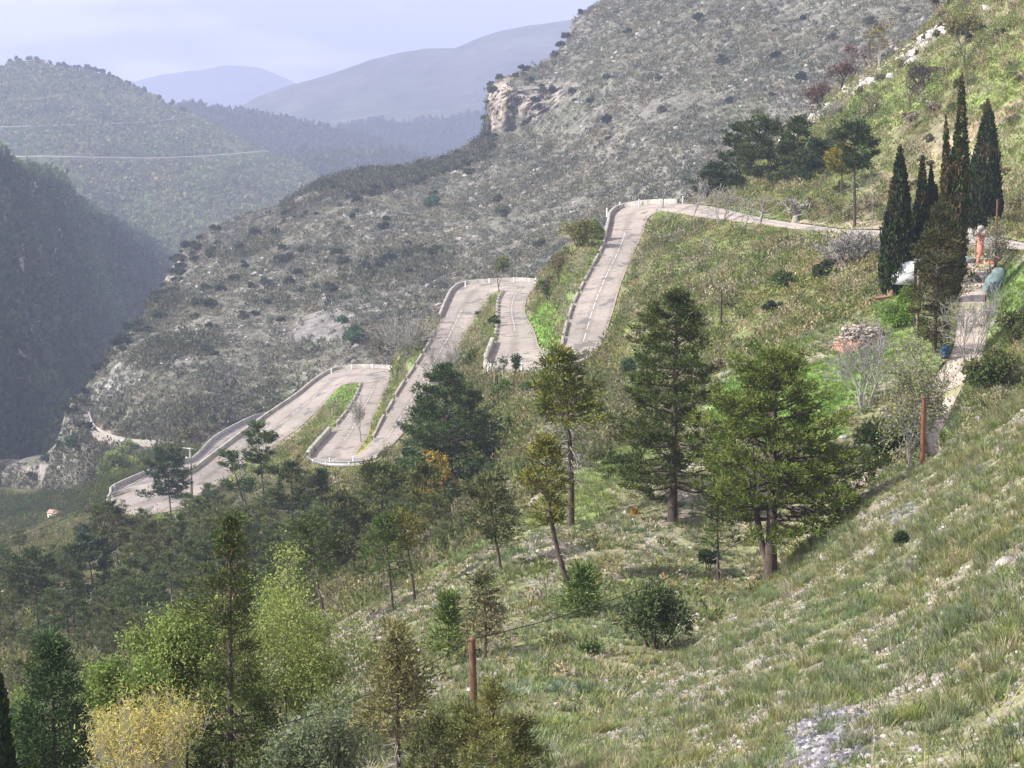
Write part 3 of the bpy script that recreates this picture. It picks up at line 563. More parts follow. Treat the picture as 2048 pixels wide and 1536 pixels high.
    for i in range(5):
        cen.append(at(H*(1-.012*i))+rng.normal(size=3)*.06); out.append(np.array([0, 0, 1.])); crd.append(crad*.6); cc.append(np.array(col))
    for i in range(dead):
        h = H*base*rng.uniform(.35, 1.05); p0 = at(h); a = rng.uniform(0, 6.28); L = W/2*rng.uniform(.35, .95)*(h/(H*base))**.7; e = rng.uniform(-.35, .15)
        d = np.array([math.cos(a), math.sin(a), e]); x = np.linspace(0, 1, 5)[:, None]
        pts = p0+d*L*x-np.array([0, 0, 1.])*x**2*L*rng.uniform(-.15, .45)+rng.normal(size=(5, 3))*.06*L*x
        dd.tube(pts, np.linspace(H*.0038, H*.0013, 5), 4, cap=False)
        for q in range(5):
            f = rng.uniform(.4, 1); c0 = pts[int(f*4)]; dd.tube([c0, c0+(d+rng.normal(size=3)*.6)*L*.3], [H*.0014, H*.0007], 3, cap=False)
    q, qc = clusters(np.array(cen), np.array(crd), np.array(out), per, needle[0], needle[1], np.array(cc), rng)
    nf = sum(len(f) for f in tr.f)
    if dead: tr.v += dd.v; tr.f += [f+tr.n for f in dd.f]
    tm = tr.mesh('trunk'); tm.materials.append(M['bark']); tm.materials.append(M['palebark'])
    mi = np.zeros(len(tm.polygons), np.int32); mi[nf:] = 1; tm.polygons.foreach_set('material_index', mi)
    return {'trunk': (tm, M['bark']), 'crown': (quads_mesh('crown', q, np.clip(qc*FOL, 0, .8)), M['leaf'])}
CYP = (.030, .044, .017)
def cypress(seed, H, spires, n=7000, col=CYP, brown=.25, leaf=(.30, .12), bare=.0):
    "spires: (dx, dy, height share, width)"
    rng = rng_(seed); Q, K = [], []; tr = MB()
    for si, (dx, dy, hs, wd) in enumerate(spires):
        h = H*hs; m = int(n*hs*wd/sum(a[2]*a[3] for a in spires))
        prof = np.array([(0, .45), (.06, .75), (.2, 1.), (.42, .9), (.7, .55), (.88, .27), (1, .03)])
        t = rng.random(m*3); wgt = np.interp(t, prof[:, 0], prof[:, 1]); t = t[rng.random(m*3) < wgt][:m]; m = len(t)
        th = rng.uniform(0, 6.28, m)
        lump = 1+.30*fbm(np.stack([np.cos(th)*1.3+si*7, np.sin(th)*1.3, t*h*.8], -1), .9, 3, seed+si)+.10*rng.normal(size=m)
        r = wd/2*np.interp(t, prof[:, 0], prof[:, 1])*lump*rng.uniform(.80, 1.04, m)
        z = bare*h+t*h*(1-bare)
        c = np.stack([dx+r*np.cos(th)+.02*h*np.sin(t*3+si)*t, dy+r*np.sin(th), z], -1)
        d = np.stack([np.cos(th)*.35, np.sin(th)*.35, np.ones(m)], -1)+rng.normal(size=(m, 3))*.35
        Q.append(leaf_quads(c, d, leaf[0]*rng.uniform(.6, 1.3, m), leaf[1]*rng.uniform(.7, 1.3, m), rng))
        k = vary(col, m, rng, .35, .12)
        b = (fbm(c, 1.1, 3, seed+40)+(t-.5)*.6 > .55-brown) & (rng.random(m) < .7)
        k[b] = vary((.075, .055, .03), b.sum(), rng, .3, .1); K.append(k)
        zz = np.linspace(-.4, h*.85, 6); tr.tube(np.stack([dx*np.clip(zz/h*3, .3, 1), dy*np.clip(zz/h*3, .3, 1), zz], -1), np.linspace(.17*wd/1.8, .03, 6), 6)
    return {'trunk': (tr.mesh('trunk'), M['bark']), 'crown': (quads_mesh('crown', np.concatenate(Q), np.concatenate(K)*1.35), M['leaf'])}
def bush(seed, W, H, n=900, col=(.06, .09, .03), col2=None, leaf=(.16, .11), lumps=9, stems=6, mat='broad', open_=.0):
    rng = rng_(seed); a = rng.uniform(0, 6.28, lumps); r = np.sqrt(rng.random(lumps))*W*.33
    lc = np.stack([r*np.cos(a), r*np.sin(a), H*rng.uniform(.22, .72, lumps)*(1-.5*(r/(W*.4))**2)], -1); lr = np.minimum(W, H)*rng.uniform(.2, .34, lumps)
    k = rng.integers(0, lumps, n); d = unit(rng.normal(size=(n, 3))); d[:, 2] = np.where(d[:, 2] < -.35, -d[:, 2], d[:, 2])
    c = lc[k]+d*(lr[k]*rng.uniform(.62-open_*.4, 1.1, n))[:, None]; c[:, 2] = np.maximum(c[:, 2], .03)
    q = leaf_quads(c, d+rng.normal(size=(n, 3))*.7+[0, 0, .3], leaf[0]*rng.uniform(.6, 1.3, n), leaf[1]*rng.uniform(.6, 1.3, n), rng)
    lump_t = rng.uniform(.72, 1.3, lumps)
    cols = vary(col, n, rng, .3, .1)*lump_t[k][:, None]
    if col2 is not None:
        w = (rng.random(lumps) < .4)[k] & (rng.random(n) < .75); cols[w] = vary(col2, w.sum(), rng, .3, .1)
    tr = MB()
    for i in range(stems):
        e = lc[i % lumps]; tr.tube([np.array([e[0]*.15, e[1]*.15, -.25]), e*[.6, .6, .5], e], [.05*H/2, .03*H/2, .012], 4, cap=False)
    return {'stems': (tr.mesh('stems'), M['bark']), 'foliage': (quads_mesh('foliage', q, np.clip(cols*1.45, 0, .85)), M[mat])}
def bare_tree(seed, H, W, stems=1, depth=5, r0=.14, first=.3, bark='palebark', buds=0, budcol=(.14, .17, .05), bud=(.14, .10), spread=.55, up=.25, kids=3, twig=.010, pollard=False):
    rng = rng_(seed); tr = MB(); br = MB(); tips = []
    def grow(p, d, L, r, k):
        m = 4; x = np.linspace(0, 1, m)[:, None]; b = rng.normal(size=3)*.14
        pts = p+d*L*x+b*L*(x*x); pts[:, 2] += up*L*.3*x[:, 0]**2
        r1 = max(r*.62, twig)
        (tr if k == depth else br).tube(pts, np.linspace(r, r1, m), 6 if r > .06 else (4 if r > .02 else 3), cap=False)
        if k == 0: tips.append(pts[-1]); tips.append(pts[2]); return
        e = unit(pts[-1]-pts[-2])
        n = kids+(1 if k >= depth-1 else 0)+(3 if pollard and k == depth else 0)
        for i in range(n):
            f = 1.0 if (i < 2 or pollard and k == depth) else rng.uniform(.45, .95)
            q = np.array([np.interp(f, x[:, 0], pts[:, j]) for j in range(3)])
            dd = unit(e+rng.normal(size=3)*spread+np.array([0, 0, up*.7])); grow(q, dd, L*rng.uniform(.55, .85)*(1.1 if pollard and k == depth else 1), r1*rng.uniform(.6, .85), k-1)
    for s in range(stems):
        a = rng.uniform(0, 6.28); t = .0 if stems == 1 else .35
        d = unit(np.array([math.cos(a)*t, math.sin(a)*t, 1.])+rng.normal(size=3)*.05)
        p = np.array([math.cos(a)*.15*(stems > 1), math.sin(a)*.15*(stems > 1), -.3])
        grow(p, d, H*first, r0/(stems**.4), depth)
    V = np.concatenate(tr.v+br.v); hx = np.percentile(np.abs(V[:, :2]), 97); hz = V[:, 2].max()
    sc = np.array([W/2/hx, W/2/hx, H/hz]); sc[:2] = np.clip(sc[:2], .4, 2.5)
    for mbx in (tr, br): mbx.v = [v*sc for v in mbx.v]
    d = {'trunk': (tr.mesh('trunk'), M[bark]), 'branches': (br.mesh('branches'), M[bark])}
    if buds:
        tp = np.array(tips)*sc; c = np.repeat(tp, buds, 0)+rng.normal(size=(len(tp)*buds, 3))*.16
        q = leaf_quads(c, rng.normal(size=c.shape), bud[0]*rng.uniform(.6, 1.2, len(c)), bud[1]*rng.uniform(.6, 1.2, len(c)), rng)
        d['crown'] = (quads_mesh('crown', q, vary(budcol, len(c), rng, .3, .12)), M['broad'])
    return d
def put(parts, name, label, cat, loc, rz=0.0, scale=1.0, group=None, part_labels=None):
    e = empty(name, loc, rz, scale); tag(e, label, cat, group)
    for k, (me, mt) in parts.items():
        c = link(k, me, mt, e)
        if part_labels and k in part_labels: c['label'] = part_labels[k]
    return e
def copy_thing(src, loc, rz, scale, label=None, group=None, cat=None):
    e = src.copy(); C.objects.link(e); e.location = loc; e.rotation_euler = (0, 0, rz); e.scale = (scale,)*3 if np.isscalar(scale) else scale
    if label: e['label'] = label
    if group: e['group'] = group
    elif 'group' in e and label: del e['group']
    for ch in list(src.children):
        c = ch.copy(); C.objects.link(c); c.parent = e
    return e
# ------------------------------------------------------------------ ground cover that nobody could count
def tuft_proto(seed, nblade, h, w, spread, lean=.5):
    rng = rng_(seed); a = rng.uniform(0, 6.28, nblade); r = spread*np.sqrt(rng.random(nblade))
    b = np.stack([r*np.cos(a), r*np.sin(a), np.full(nblade, -.03)], -1); a2 = a+rng.normal(size=nblade)*.7
    hh = h*rng.uniform(.5, 1.15, nblade); ln = lean*hh*rng.uniform(.3, 1.2, nblade)
    t = b+np.stack([np.cos(a2)*ln, np.sin(a2)*ln, hh], -1); m = b*.5+t*.5+np.array([0, 0, 1])*hh[:, None]*.13
    s = np.stack([-np.sin(a2), np.cos(a2), 0*a], -1)*w/2*rng.uniform(.7, 1.4, nblade)[:, None]
    q1 = np.stack([b-s, b+s, m+s*.8, m-s*.8], 1); q2 = np.stack([m-s*.8, m+s*.8, t+s*.15, t-s*.15], 1)
    return np.concatenate([q1, q2])
def clump_proto(seed, n, W, H, leaf, stalky=0.0):
    rng = rng_(seed); d = unit(rng.normal(size=(n, 3))); d[:, 2] = np.abs(d[:, 2])
    r = rng.uniform(.55, 1.05, n)*(1+.3*vnoise(d*1.7, seed))
    c = d*r[:, None]*[W/2, W/2, H]
    dr = d*(1-stalky)+np.array([0, 0, 1.])*(.3+stalky)+rng.normal(size=(n, 3))*.5
    return leaf_quads(c, dr, leaf[0]*rng.uniform(.6, 1.3, n), leaf[1]*rng.uniform(.6, 1.3, n), rng)
def rock_proto(seed, n=1):
    rng = rng_(seed); th = np.linspace(0, 2*np.pi, 7)[:-1]; V = []
    rows = [(.85, -.35), (1., .05), (.72, .55), (.2, .72)]
    for r, z in rows: V.append(np.stack([np.cos(th)*r, np.sin(th)*r, 0*th+z], -1))
    V = np.array(V)*(1+rng.uniform(-.28, .28, (4, 6, 1))); V *= [1, .75, .7]
    q = [[V[i, j], V[i, (j+1) % 6], V[i+1, (j+1) % 6], V[i+1, j]] for i in range(3) for j in range(6)]
    q += [[V[3, 0], V[3, 1], V[3, 2], V[3, 3]], [V[3, 0], V[3, 3], V[3, 4], V[3, 5]]]
    return np.array(q)
def spread(protos, p, sc, rng, cols, k=.18, tilt=0.0):
    "one quad soup from many copies of a few prototypes"
    Q, K = [], []; m = len(p); w = rng.integers(0, len(protos), m); rz = rng.uniform(0, 6.28, m)
    for i, pr in enumerate(protos):
        j = np.where(w == i)[0]
        if not len(j): continue
        c, s = np.cos(rz[j]), np.sin(rz[j]); Rm = np.zeros((len(j), 3, 3)); Rm[:, 0, 0] = c; Rm[:, 0, 1] = -s; Rm[:, 1, 0] = s; Rm[:, 1, 1] = c; Rm[:, 2, 2] = 1
        if tilt:
            a = rng.normal(size=len(j))*tilt; T = np.zeros_like(Rm); T[:, 0, 0] = 1; T[:, 1, 1] = np.cos(a); T[:, 1, 2] = -np.sin(a); T[:, 2, 1] = np.sin(a); T[:, 2, 2] = np.cos(a); Rm = Rm@T
        v = np.einsum('mij,qkj->mqki', Rm, pr)*np.asarray(sc)[j][:, None, None, None]+p[j][:, None, None]
        Q.append(v.reshape(-1, 4, 3))
        kk = cols[j][:, None]*(1+rng.uniform(-k, k, (len(j), len(pr), 1))); K.append(kk.reshape(-1, 3))
    return np.concatenate(Q), np.clip(np.concatenate(K), .004, .9)
def pick(rng, n, pal, wts=None):
    pal = np.array(pal); i = rng.choice(len(pal), n, p=None if wts is None else np.array(wts)/sum(wts)); return pal[i]*(1+rng.uniform(-.2, .2, (n, 1)))
def stuff(name, q, c, mat, label):
    o = link(name, quads_mesh(name, q, c), mat); return tag(o, label, None, None, 'stuff')
# keep plants off the roads, the tracks and the lawn
ROADQ = [(main.q, 0), (drive.q, 0), (low.q, 0), (valley.q, 0)]
def off_road(u, v, pad=3, which=(0, 1)):
    ok = np.ones(len(u), bool)
    for k in which:
        q = ROADQ[k][0]; cen = q.mean(1, keepdims=True); qq = q+np.sign(q-cen)*pad
        ok &= inpoly_mask(np.asarray(u, float), np.asarray(v, float), qq) < 0
    return ok
def road_front(u, v, px, which=(0,)):
    "false where something px pixels tall standing there would hide the road above it in the photograph"
    ok = np.ones(len(u), bool)
    for f in (.0, .33, .66, 1.): ok &= off_road(u, np.asarray(v)-px*f, 2, which)
    return ok
# ------------------------------------------------------------------ ground cover
rg = rng_(5)
# near grass: tufts, dry and green, thinner on the bare stony patches
def greenness(s, u, v, p):
    return None
def lum_at(sheet, u, v):
    i = np.clip(((u-sheet.us[0])/sheet.du).astype(int), 0, len(sheet.us)-2)
    vs, vb = sheet.vs[i], sheet.vb[i]; t = np.clip((v-vs)/(vb-vs), 0, 1); j = np.clip(np.interp(t, sheet.t, np.arange(len(sheet.t))).astype(int), 0, len(sheet.t)-1)
    return sheet.cols[j+sheet.nx, i]
tufts = [tuft_proto(s, 40, .25, .012, .085, 1.05) for s in range(6)]; low_t = [tuft_proto(s+20, 12, .15, .022, .16, .9) for s in range(4)]
wisps = [tuft_proto(s+40, 9, .46, .011, .16, 1.0) for s in range(3)]
GP = [(.165,.22,.075),(.21,.245,.095),(.27,.265,.14),(.33,.31,.205),(.36,.335,.26),(.155,.205,.11),(.27,.255,.095),(.185,.22,.135)]
def near_grass(sheet, n, sd, protos, smin, smax, dens_exp=1.0, bands=None, name='grass', label=None, lush=0.0, far=0.0):
    rng = rng_(sd)
    p, u, v = sheet.scatter(n, rng, None, far, (-120, 2480, -30, 1660))
    g = lum_at(sheet, u, v); gr = g[:, 1]/(g.sum(1)/3)       # >1.1 green, about .95 bare
    patch = fbm(p, 2.6, 3, sd)
    keep = (rng.random(n) < np.clip((gr-.99)*1.7+patch*1.1+fbm(p, .75, 2, sd+9)*2.4+lush, .02, 1)) & off_road(u, v, 1)
    p, u, v, gr, patch = p[keep], u[keep], v[keep], gr[keep], patch[keep]; m = len(p)
    c = pick(rng, m, GP, [3.4, 3.4, 2.6, 1.8, 1.6, 3, 1.2, 2.5])
    k = np.clip((gr-1.3)*2.5, 0, .85)[:, None]; c = c*(1-k)+pick(rng, m, [(.17,.29,.055),(.21,.31,.075)])*k
    h = fbm(p, 4.0, 3, sd+4)[:, None]; c = c*(1+.35*h*np.array([1.2, .6, .2]))
    return spread(protos, p, rng.uniform(smin, smax, m)*(1+.5*patch), rng, c, .3, .25)
q1, c1 = near_grass(fore, 23000, 101, tufts, .45, 1.3, lush=-.08, far=-.5)
q2, c2 = near_grass(fore, 26000, 102, low_t, .5, 1.2, lush=.1)
rng = rng_(104); p, u, v = fore.scatter(33000, rng, None, -.5, (-30, 2400, -30, 1640)); ok = rng.random(len(p)) < np.clip(.45+1.3*fbm(p, .9, 2, 4), .03, 1)-.9*np.exp(-(((u-1640)/70)**2+((v-1485)/38)**2)); p = p[ok]; h = fbm(p, 3, 3, 6)[:, None]
q4, c4 = spread([tuft_proto(s+95, 12, .10, .017, .10, 1.2) for s in range(4)], p, rng.uniform(.5, 1.5, len(p)), rng, pick(rng, len(p), GP, [3.4, 3.4, 2.4, 1.8, 1.2, 3, 1.2, 2.5])*(1+.4*h), .3, .25)
q3, c3 = near_grass(fore, 2200, 103, wisps, .7, 1.2)
stuff('grass', np.concatenate([q1, q2, q3, q4]), np.concatenate([c1, c2, c3, c4]), M['grass'], None)
lt2 = [tuft_proto(s+60, 22, .24, .026, .13, 1.0) for s in range(4)]
q1, c1 = near_grass(slope, 52000, 111, lt2, .5, 1.35, lush=.04, far=-.5)
rng = rng_(112); p, u, v = slope.scatter(42000, rng, None, -.55); ok = off_road(u, v, 2, (1,)) & (fbm(p, .8, 2, 9)*1.8+rng.uniform(-.6, .9, len(p)) > 0); p = p[ok]; h = fbm(p, 3, 3, 6)[:, None]
q2, c2 = spread([tuft_proto(s+90, 12, .14, .028, .10, 1.1) for s in range(4)], p, rng.uniform(.5, 1.6, len(p)), rng, pick(rng, len(p), GP, [3, 3, 2.6, 2, 1.6, 3, 1.4, 2.5])*(1+.4*h), .3, .25)
stuff('grass', np.concatenate([q1, q2]), np.concatenate([c1, c2]), M['grass'], None)
# stones on the near slopes
rocks = [rock_proto(s) for s in range(6)]
def stones(sheet, n, sd, smin, smax, dens=None, off=-.25, far=-.4, pal=((.38,.345,.315),(.31,.28,.26),(.45,.415,.385),(.34,.28,.245))):
    rng = rng_(sd); p, u, v = sheet.scatter(n, rng, dens, far); ok = off_road(u, v, 2)
    p, u, v = p[ok], u[ok], v[ok]
    if dens is None:
        g = lum_at(sheet, u, v); gr = g[:, 1]/(g.sum(1)/3); k = (rng.random(len(p)) < np.clip(.95-(gr-.97)*3.5, .06, 1)); p = p[k]
    s = smin*(smax/smin)**(rng.random(len(p))**2.2); p = p+np.array([0, 0, 1])*s[:, None]*.1
    return spread(rocks, p, s, rng, pick(rng, len(p), pal), .15, .5)
m_stone = leaf_mat('loose_stone', 0.0)
dz = lambda u0, v0, ru, rv, a: (lambda u, v, p: np.exp(-((((u-u0)*math.cos(R(a))+(v-v0)*math.sin(R(a)))/ru)**2+((-(u-u0)*math.sin(R(a))+(v-v0)*math.cos(R(a)))/rv)**2)**2))
qa, ca = stones(fore, 40000, 121, .016, .10); qb, cb = stones(fore, 5200, 122, .025, .13, dz(1640, 1485, 88, 50, -25), pal=((.27,.26,.27),(.19,.18,.20),(.36,.345,.335),(.12,.115,.13)))
qc, cc = stones(fore, 900, 123, .03, .12, dz(1800, 1025, 34, 14, -30), pal=((.28,.27,.28),(.20,.19,.21),(.33,.32,.32)))
stuff('gravel', np.concatenate([qa, qb, qc]), np.concatenate([ca, cb, cc]), m_stone, None)
qa, ca = stones(slope, 42000, 124, .03, .17); stuff('gravel', qa, ca, m_stone, None)
rng = rng_(125); uu = rng.uniform(1545, 1900, 240); vv = np.interp(uu, [1545, 1620, 1700, 1760, 1840, 1900], [292, 242, 166, 134, 78, 30])+np.abs(rng.normal(size=240))*16+3
pp = hair.at(uu, vv); q1, c1 = spread(rocks, pp, .2*(1.5/.2)**(rng.random(240)**2.0), rng, pick(rng, 240, [(.52,.49,.45),(.44,.41,.38),(.58,.55,.52)]), .12, .4)
stuff('gravel', q1, c1, m_stone, None)
# low scrub on the hairpin slopes
cl = [clump_proto(s, 110, 1.9, 1.35, (.20, .11), .2) for s in range(6)]; cl_small = [clump_proto(s+9, 50, 1.1, .75, (.16, .09), .25) for s in range(4)]
SCRUB = [(.225,.21,.10),(.175,.21,.07),(.27,.235,.14),(.14,.185,.065),(.32,.28,.19),(.205,.25,.085),(.11,.145,.058),(.36,.33,.245)]
def green_frac(sheet, u, v):
    g = lum_at(sheet, u, v); return g[:, 1]/(g.sum(1)/3)
def scrub(sheet, n, sd, protos, smin, smax, dens, px=0, pal=SCRUB, wts=None, lawn=1.5, far=0.0, roads=(0,)):
    rng = rng_(sd); p, u, v = sheet.scatter(n, rng, dens, far)
    s = rng.uniform(smin, smax, len(p))*(1+.5*fbm(p, 8, 3, sd)); _, _, d = proj(p)
    ok = off_road(u, v, 4, roads); g = green_frac(sheet, u, v); ok &= (g < lawn) | (rng.random(len(p)) < .04)
    hh = 1.1*s*F/d
    for f in (.3, .6, .9): ok &= off_road(u, v-hh*f, 1, roads)
    p, s = p[ok], s[ok]; h = fbm(p, 14, 3, sd+3)
    c = pick(rng, len(p), pal, wts)*(1+.4*h[:, None]*np.array([1., .7, .4]))
    return spread(protos, p, s, rng, c, .3, .1)
def d6(u, v, p):
    w = np.ones_like(u)
    w = np.where((v < 400) & (u > 1500), .55, w)                 # the upper pasture is open
    w = np.where((u > 1230) & (v > 470) & (v < 760), 1.7, w)
    w = np.where((u < 760) & (v > 1020), .9, w)
    return w*np.clip(.75+1.1*fbm(p, 12, 3, 8), .05, 2)
q1, c1 = scrub(hair, 9500, 131, cl, .45, 1.4, d6, far=-.6)
q2, c2 = scrub(hair, 9000, 132, cl_small, .6, 1.5, d6, far=-.8)
bw = [clump_proto(s+70, 110, 2.6, 2.3, (.27, .14), .35) for s in range(6)]
q3, c3 = scrub(hair, 4200, 136, bw, .5, 1.2, lambda u, v, p: np.where((u < 1000) & (v > 985), 1., np.where((u > 840) & (u < 1250) & (v > 690) & (v < 1000), .6, .0))*np.clip(.7+1.4*fbm(p, 15, 3, 9), .05, 2), pal=[(.20,.175,.11),(.17,.18,.075),(.14,.16,.065),(.235,.20,.135),(.11,.14,.055),(.19,.215,.085)], far=-.6)
stuff('undergrowth', np.concatenate([q1, q2, q3]), np.concatenate([c1, c2, c3]), M['broad'], None)
hg = [tuft_proto(s+80, 8, .42, .10, .5, .7) for s in range(3)]
def dg(u, v, p):
    i = np.clip(((u-hair.us[0])/hair.du).astype(int), 0, len(hair.us)-2)
    return np.ones_like(u)
rng = rng_(133); p, u, v = hair.scatter(26000, rng, lambda u, v, p: np.where((v < 470) | ((u < 1250) & (v < 960)), 1., .25), -.7); g = green_frac(hair, u, v)
ok = off_road(u, v, 2, (0,)) & (rng.random(len(p)) < np.clip((g-.95)*3, .1, 1)); p = p[ok]; g = g[ok]
c = pick(rng, len(p), [(.22,.28,.08),(.29,.29,.13),(.39,.34,.20),(.18,.27,.065)]); k = np.clip((g-1.42)*4, 0, .9)[:, None]; c = c*(1-k)+np.array([(.175,.25,.07)])*k
q1, c1 = spread(hg, p, rng.uniform(.6, 1.3, len(p)), rng, c, .25, .2); stuff('grass', q1, c1, M['grass'], None)
q1, c1 = scrub(slope, 1500, 134, cl_small, .4, 1.1, lambda u, v, p: np.where((u > 1895) & (u < 2010) & (v < 610), 0., 1.)*np.where((u > 1930) & (v > 600), 6., np.where(v < 900, 1.2, .5)), lawn=1.3, far=-.5, roads=(1,))
stuff('undergrowth', q1, c1, M['broad'], None)
q1, c1 = scrub(bench, 2600, 135, cl, .9, 1.9, None, pal=[(.09,.13,.035),(.13,.15,.05),(.12,.10,.06),(.07,.10,.035)], roads=(2,)); stuff('undergrowth', q1, c1, M['broad'], None)
# grey hillside: pale twiggy scrub and white stones
cg = [clump_proto(s+30, 22, 2.0, 1.2, (.50, .32), .1) for s in range(5)]
def d5(u, v, p): return np.clip(.8+1.1*fbm(p, 30, 3, 18), .05, 2)*np.where((np.abs(u-1060) < 110) & (np.abs(v-215) < 55), .15, 1)*np.where((np.abs(u-640) < 60) & (np.abs(v-655) < 28), .1, 1)
q1, c1 = scrub(grey, 34000, 141, cg, .5, 1.4, d5, pal=[(.18,.172,.15),(.22,.212,.185),(.16,.168,.125),(.115,.135,.09),(.25,.238,.21),(.15,.17,.115)], wts=[3, 3, 2.4, 2, 2, 1.4], lawn=9, far=-.5, roads=(3,))
stuff('undergrowth', q1, c1, M['broad'], None)
rng = rng_(142); p, u, v = grey.scatter(3600, rng, lambda u, v, p: np.clip(.45+1.6*fbm(p, 25, 3, 28), .02, 2), -.4); ok = off_road(u, v, 2, (3,)); p = p[ok]
q1, c1 = spread(rocks, p, .35*(1.6/.35)**(rng.random(len(p))**3), rng, pick(rng, len(p), [(.38,.35,.32),(.32,.30,.27),(.44,.41,.375)]), .12, .5)
stuff('gravel', q1, c1, m_stone, None)
# woods and brush on the hills beyond
def wood(sheet, n, sd, size, hgt, pal, dens=None, nq=10, leaf=.55, lim=(-60, 2100, -60, 1566), roads=None):
    rng = rng_(sd); pr = [clump_proto(s+50, nq, 1, hgt, (leaf, leaf*.7), .1) for s in range(4)]
    p, u, v = sheet.scatter(n, rng, dens, -.2, lim)
    if roads is not None: ok = off_road(u, v, 4, (roads,)); p, u, v = p[ok], u[ok], v[ok]
    n = len(p); s = size*rng.uniform(.5, 1.4, len(p)); c = pick(rng, len(p), pal)*(1+.4*fbm(p, size*8, 3, sd)[:, None])
    return spread(pr, p, s, rng, c, .25)
bare = lambda sheet: (lambda u, v, p: np.clip(.75+1.2*fbm(p, 70, 3, 3), .03, 2))
def gd(u, v, p):
    w = np.clip(.8+.9*fbm(p, 50, 3, 3), .1, 2)
    for (a, b, ru, rv) in ((80,375,30,24),(125,400,16,40),(60,650,20,95),(45,745,24,32),(10,420,18,50),(40,520,14,50),(110,480,14,36)): w = np.where(((u-a)/ru)**2+((v-b)/rv)**2 < 1, .12, w)
    return w
q1, c1 = wood(grey, 4200, 143, 3.6, .75, [(.085,.10,.065),(.10,.11,.07),(.075,.09,.06),(.13,.125,.085)], lambda u, v, p: np.clip(.12+np.where((np.abs(v-(565-.32*u)) < 70) & (u > 560) & (u < 980), 3., 0)+np.where((u < 560) & (v > 470), 1.0, 0)+np.where((u < 900) & (v > 500), .4, 0), 0, 4)*np.clip(.35+2.*fbm(p, 35, 3, 6), .02, 3)*np.where(((u-640)/75)**2+((v-655)/36)**2 < 1, 0, 1), 22, .2, roads=3)
stuff('woods', q1, c1, M['broad'], None)
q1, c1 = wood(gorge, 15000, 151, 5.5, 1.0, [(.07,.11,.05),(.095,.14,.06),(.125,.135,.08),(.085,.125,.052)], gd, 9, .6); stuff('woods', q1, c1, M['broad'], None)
q1, c1 = wood(dome, 24000, 152, 4.2, .7, [(.14,.185,.08),(.185,.19,.10),(.105,.155,.065),(.21,.20,.115)], (lambda u, v, p: bare(dome)(u, v, p)*np.where(np.abs(v-np.interp(u, [a for a, b in hp], [b for a, b in hp])-2) < 5, 0, 1)), 5, .7); stuff('woods', q1, c1, M['broad'], None)
q1, c1 = wood(r2, 6000, 153, 6.5, 1., [(.05,.065,.035),(.07,.08,.045)], None, 6, .7); stuff('woods', q1, c1, M['broad'], None)
q1, c1 = wood(r3, 6000, 154, 6.5, .9, [(.05,.07,.035),(.09,.10,.05)], None, 6, .7); stuff('woods', q1, c1, M['broad'], None)
q1, c1 = wood(r1, 5000, 155, 9, 1.1, [(.04,.055,.03),(.05,.06,.035)], None, 6, .7); stuff('woods', q1, c1, M['broad'], None)
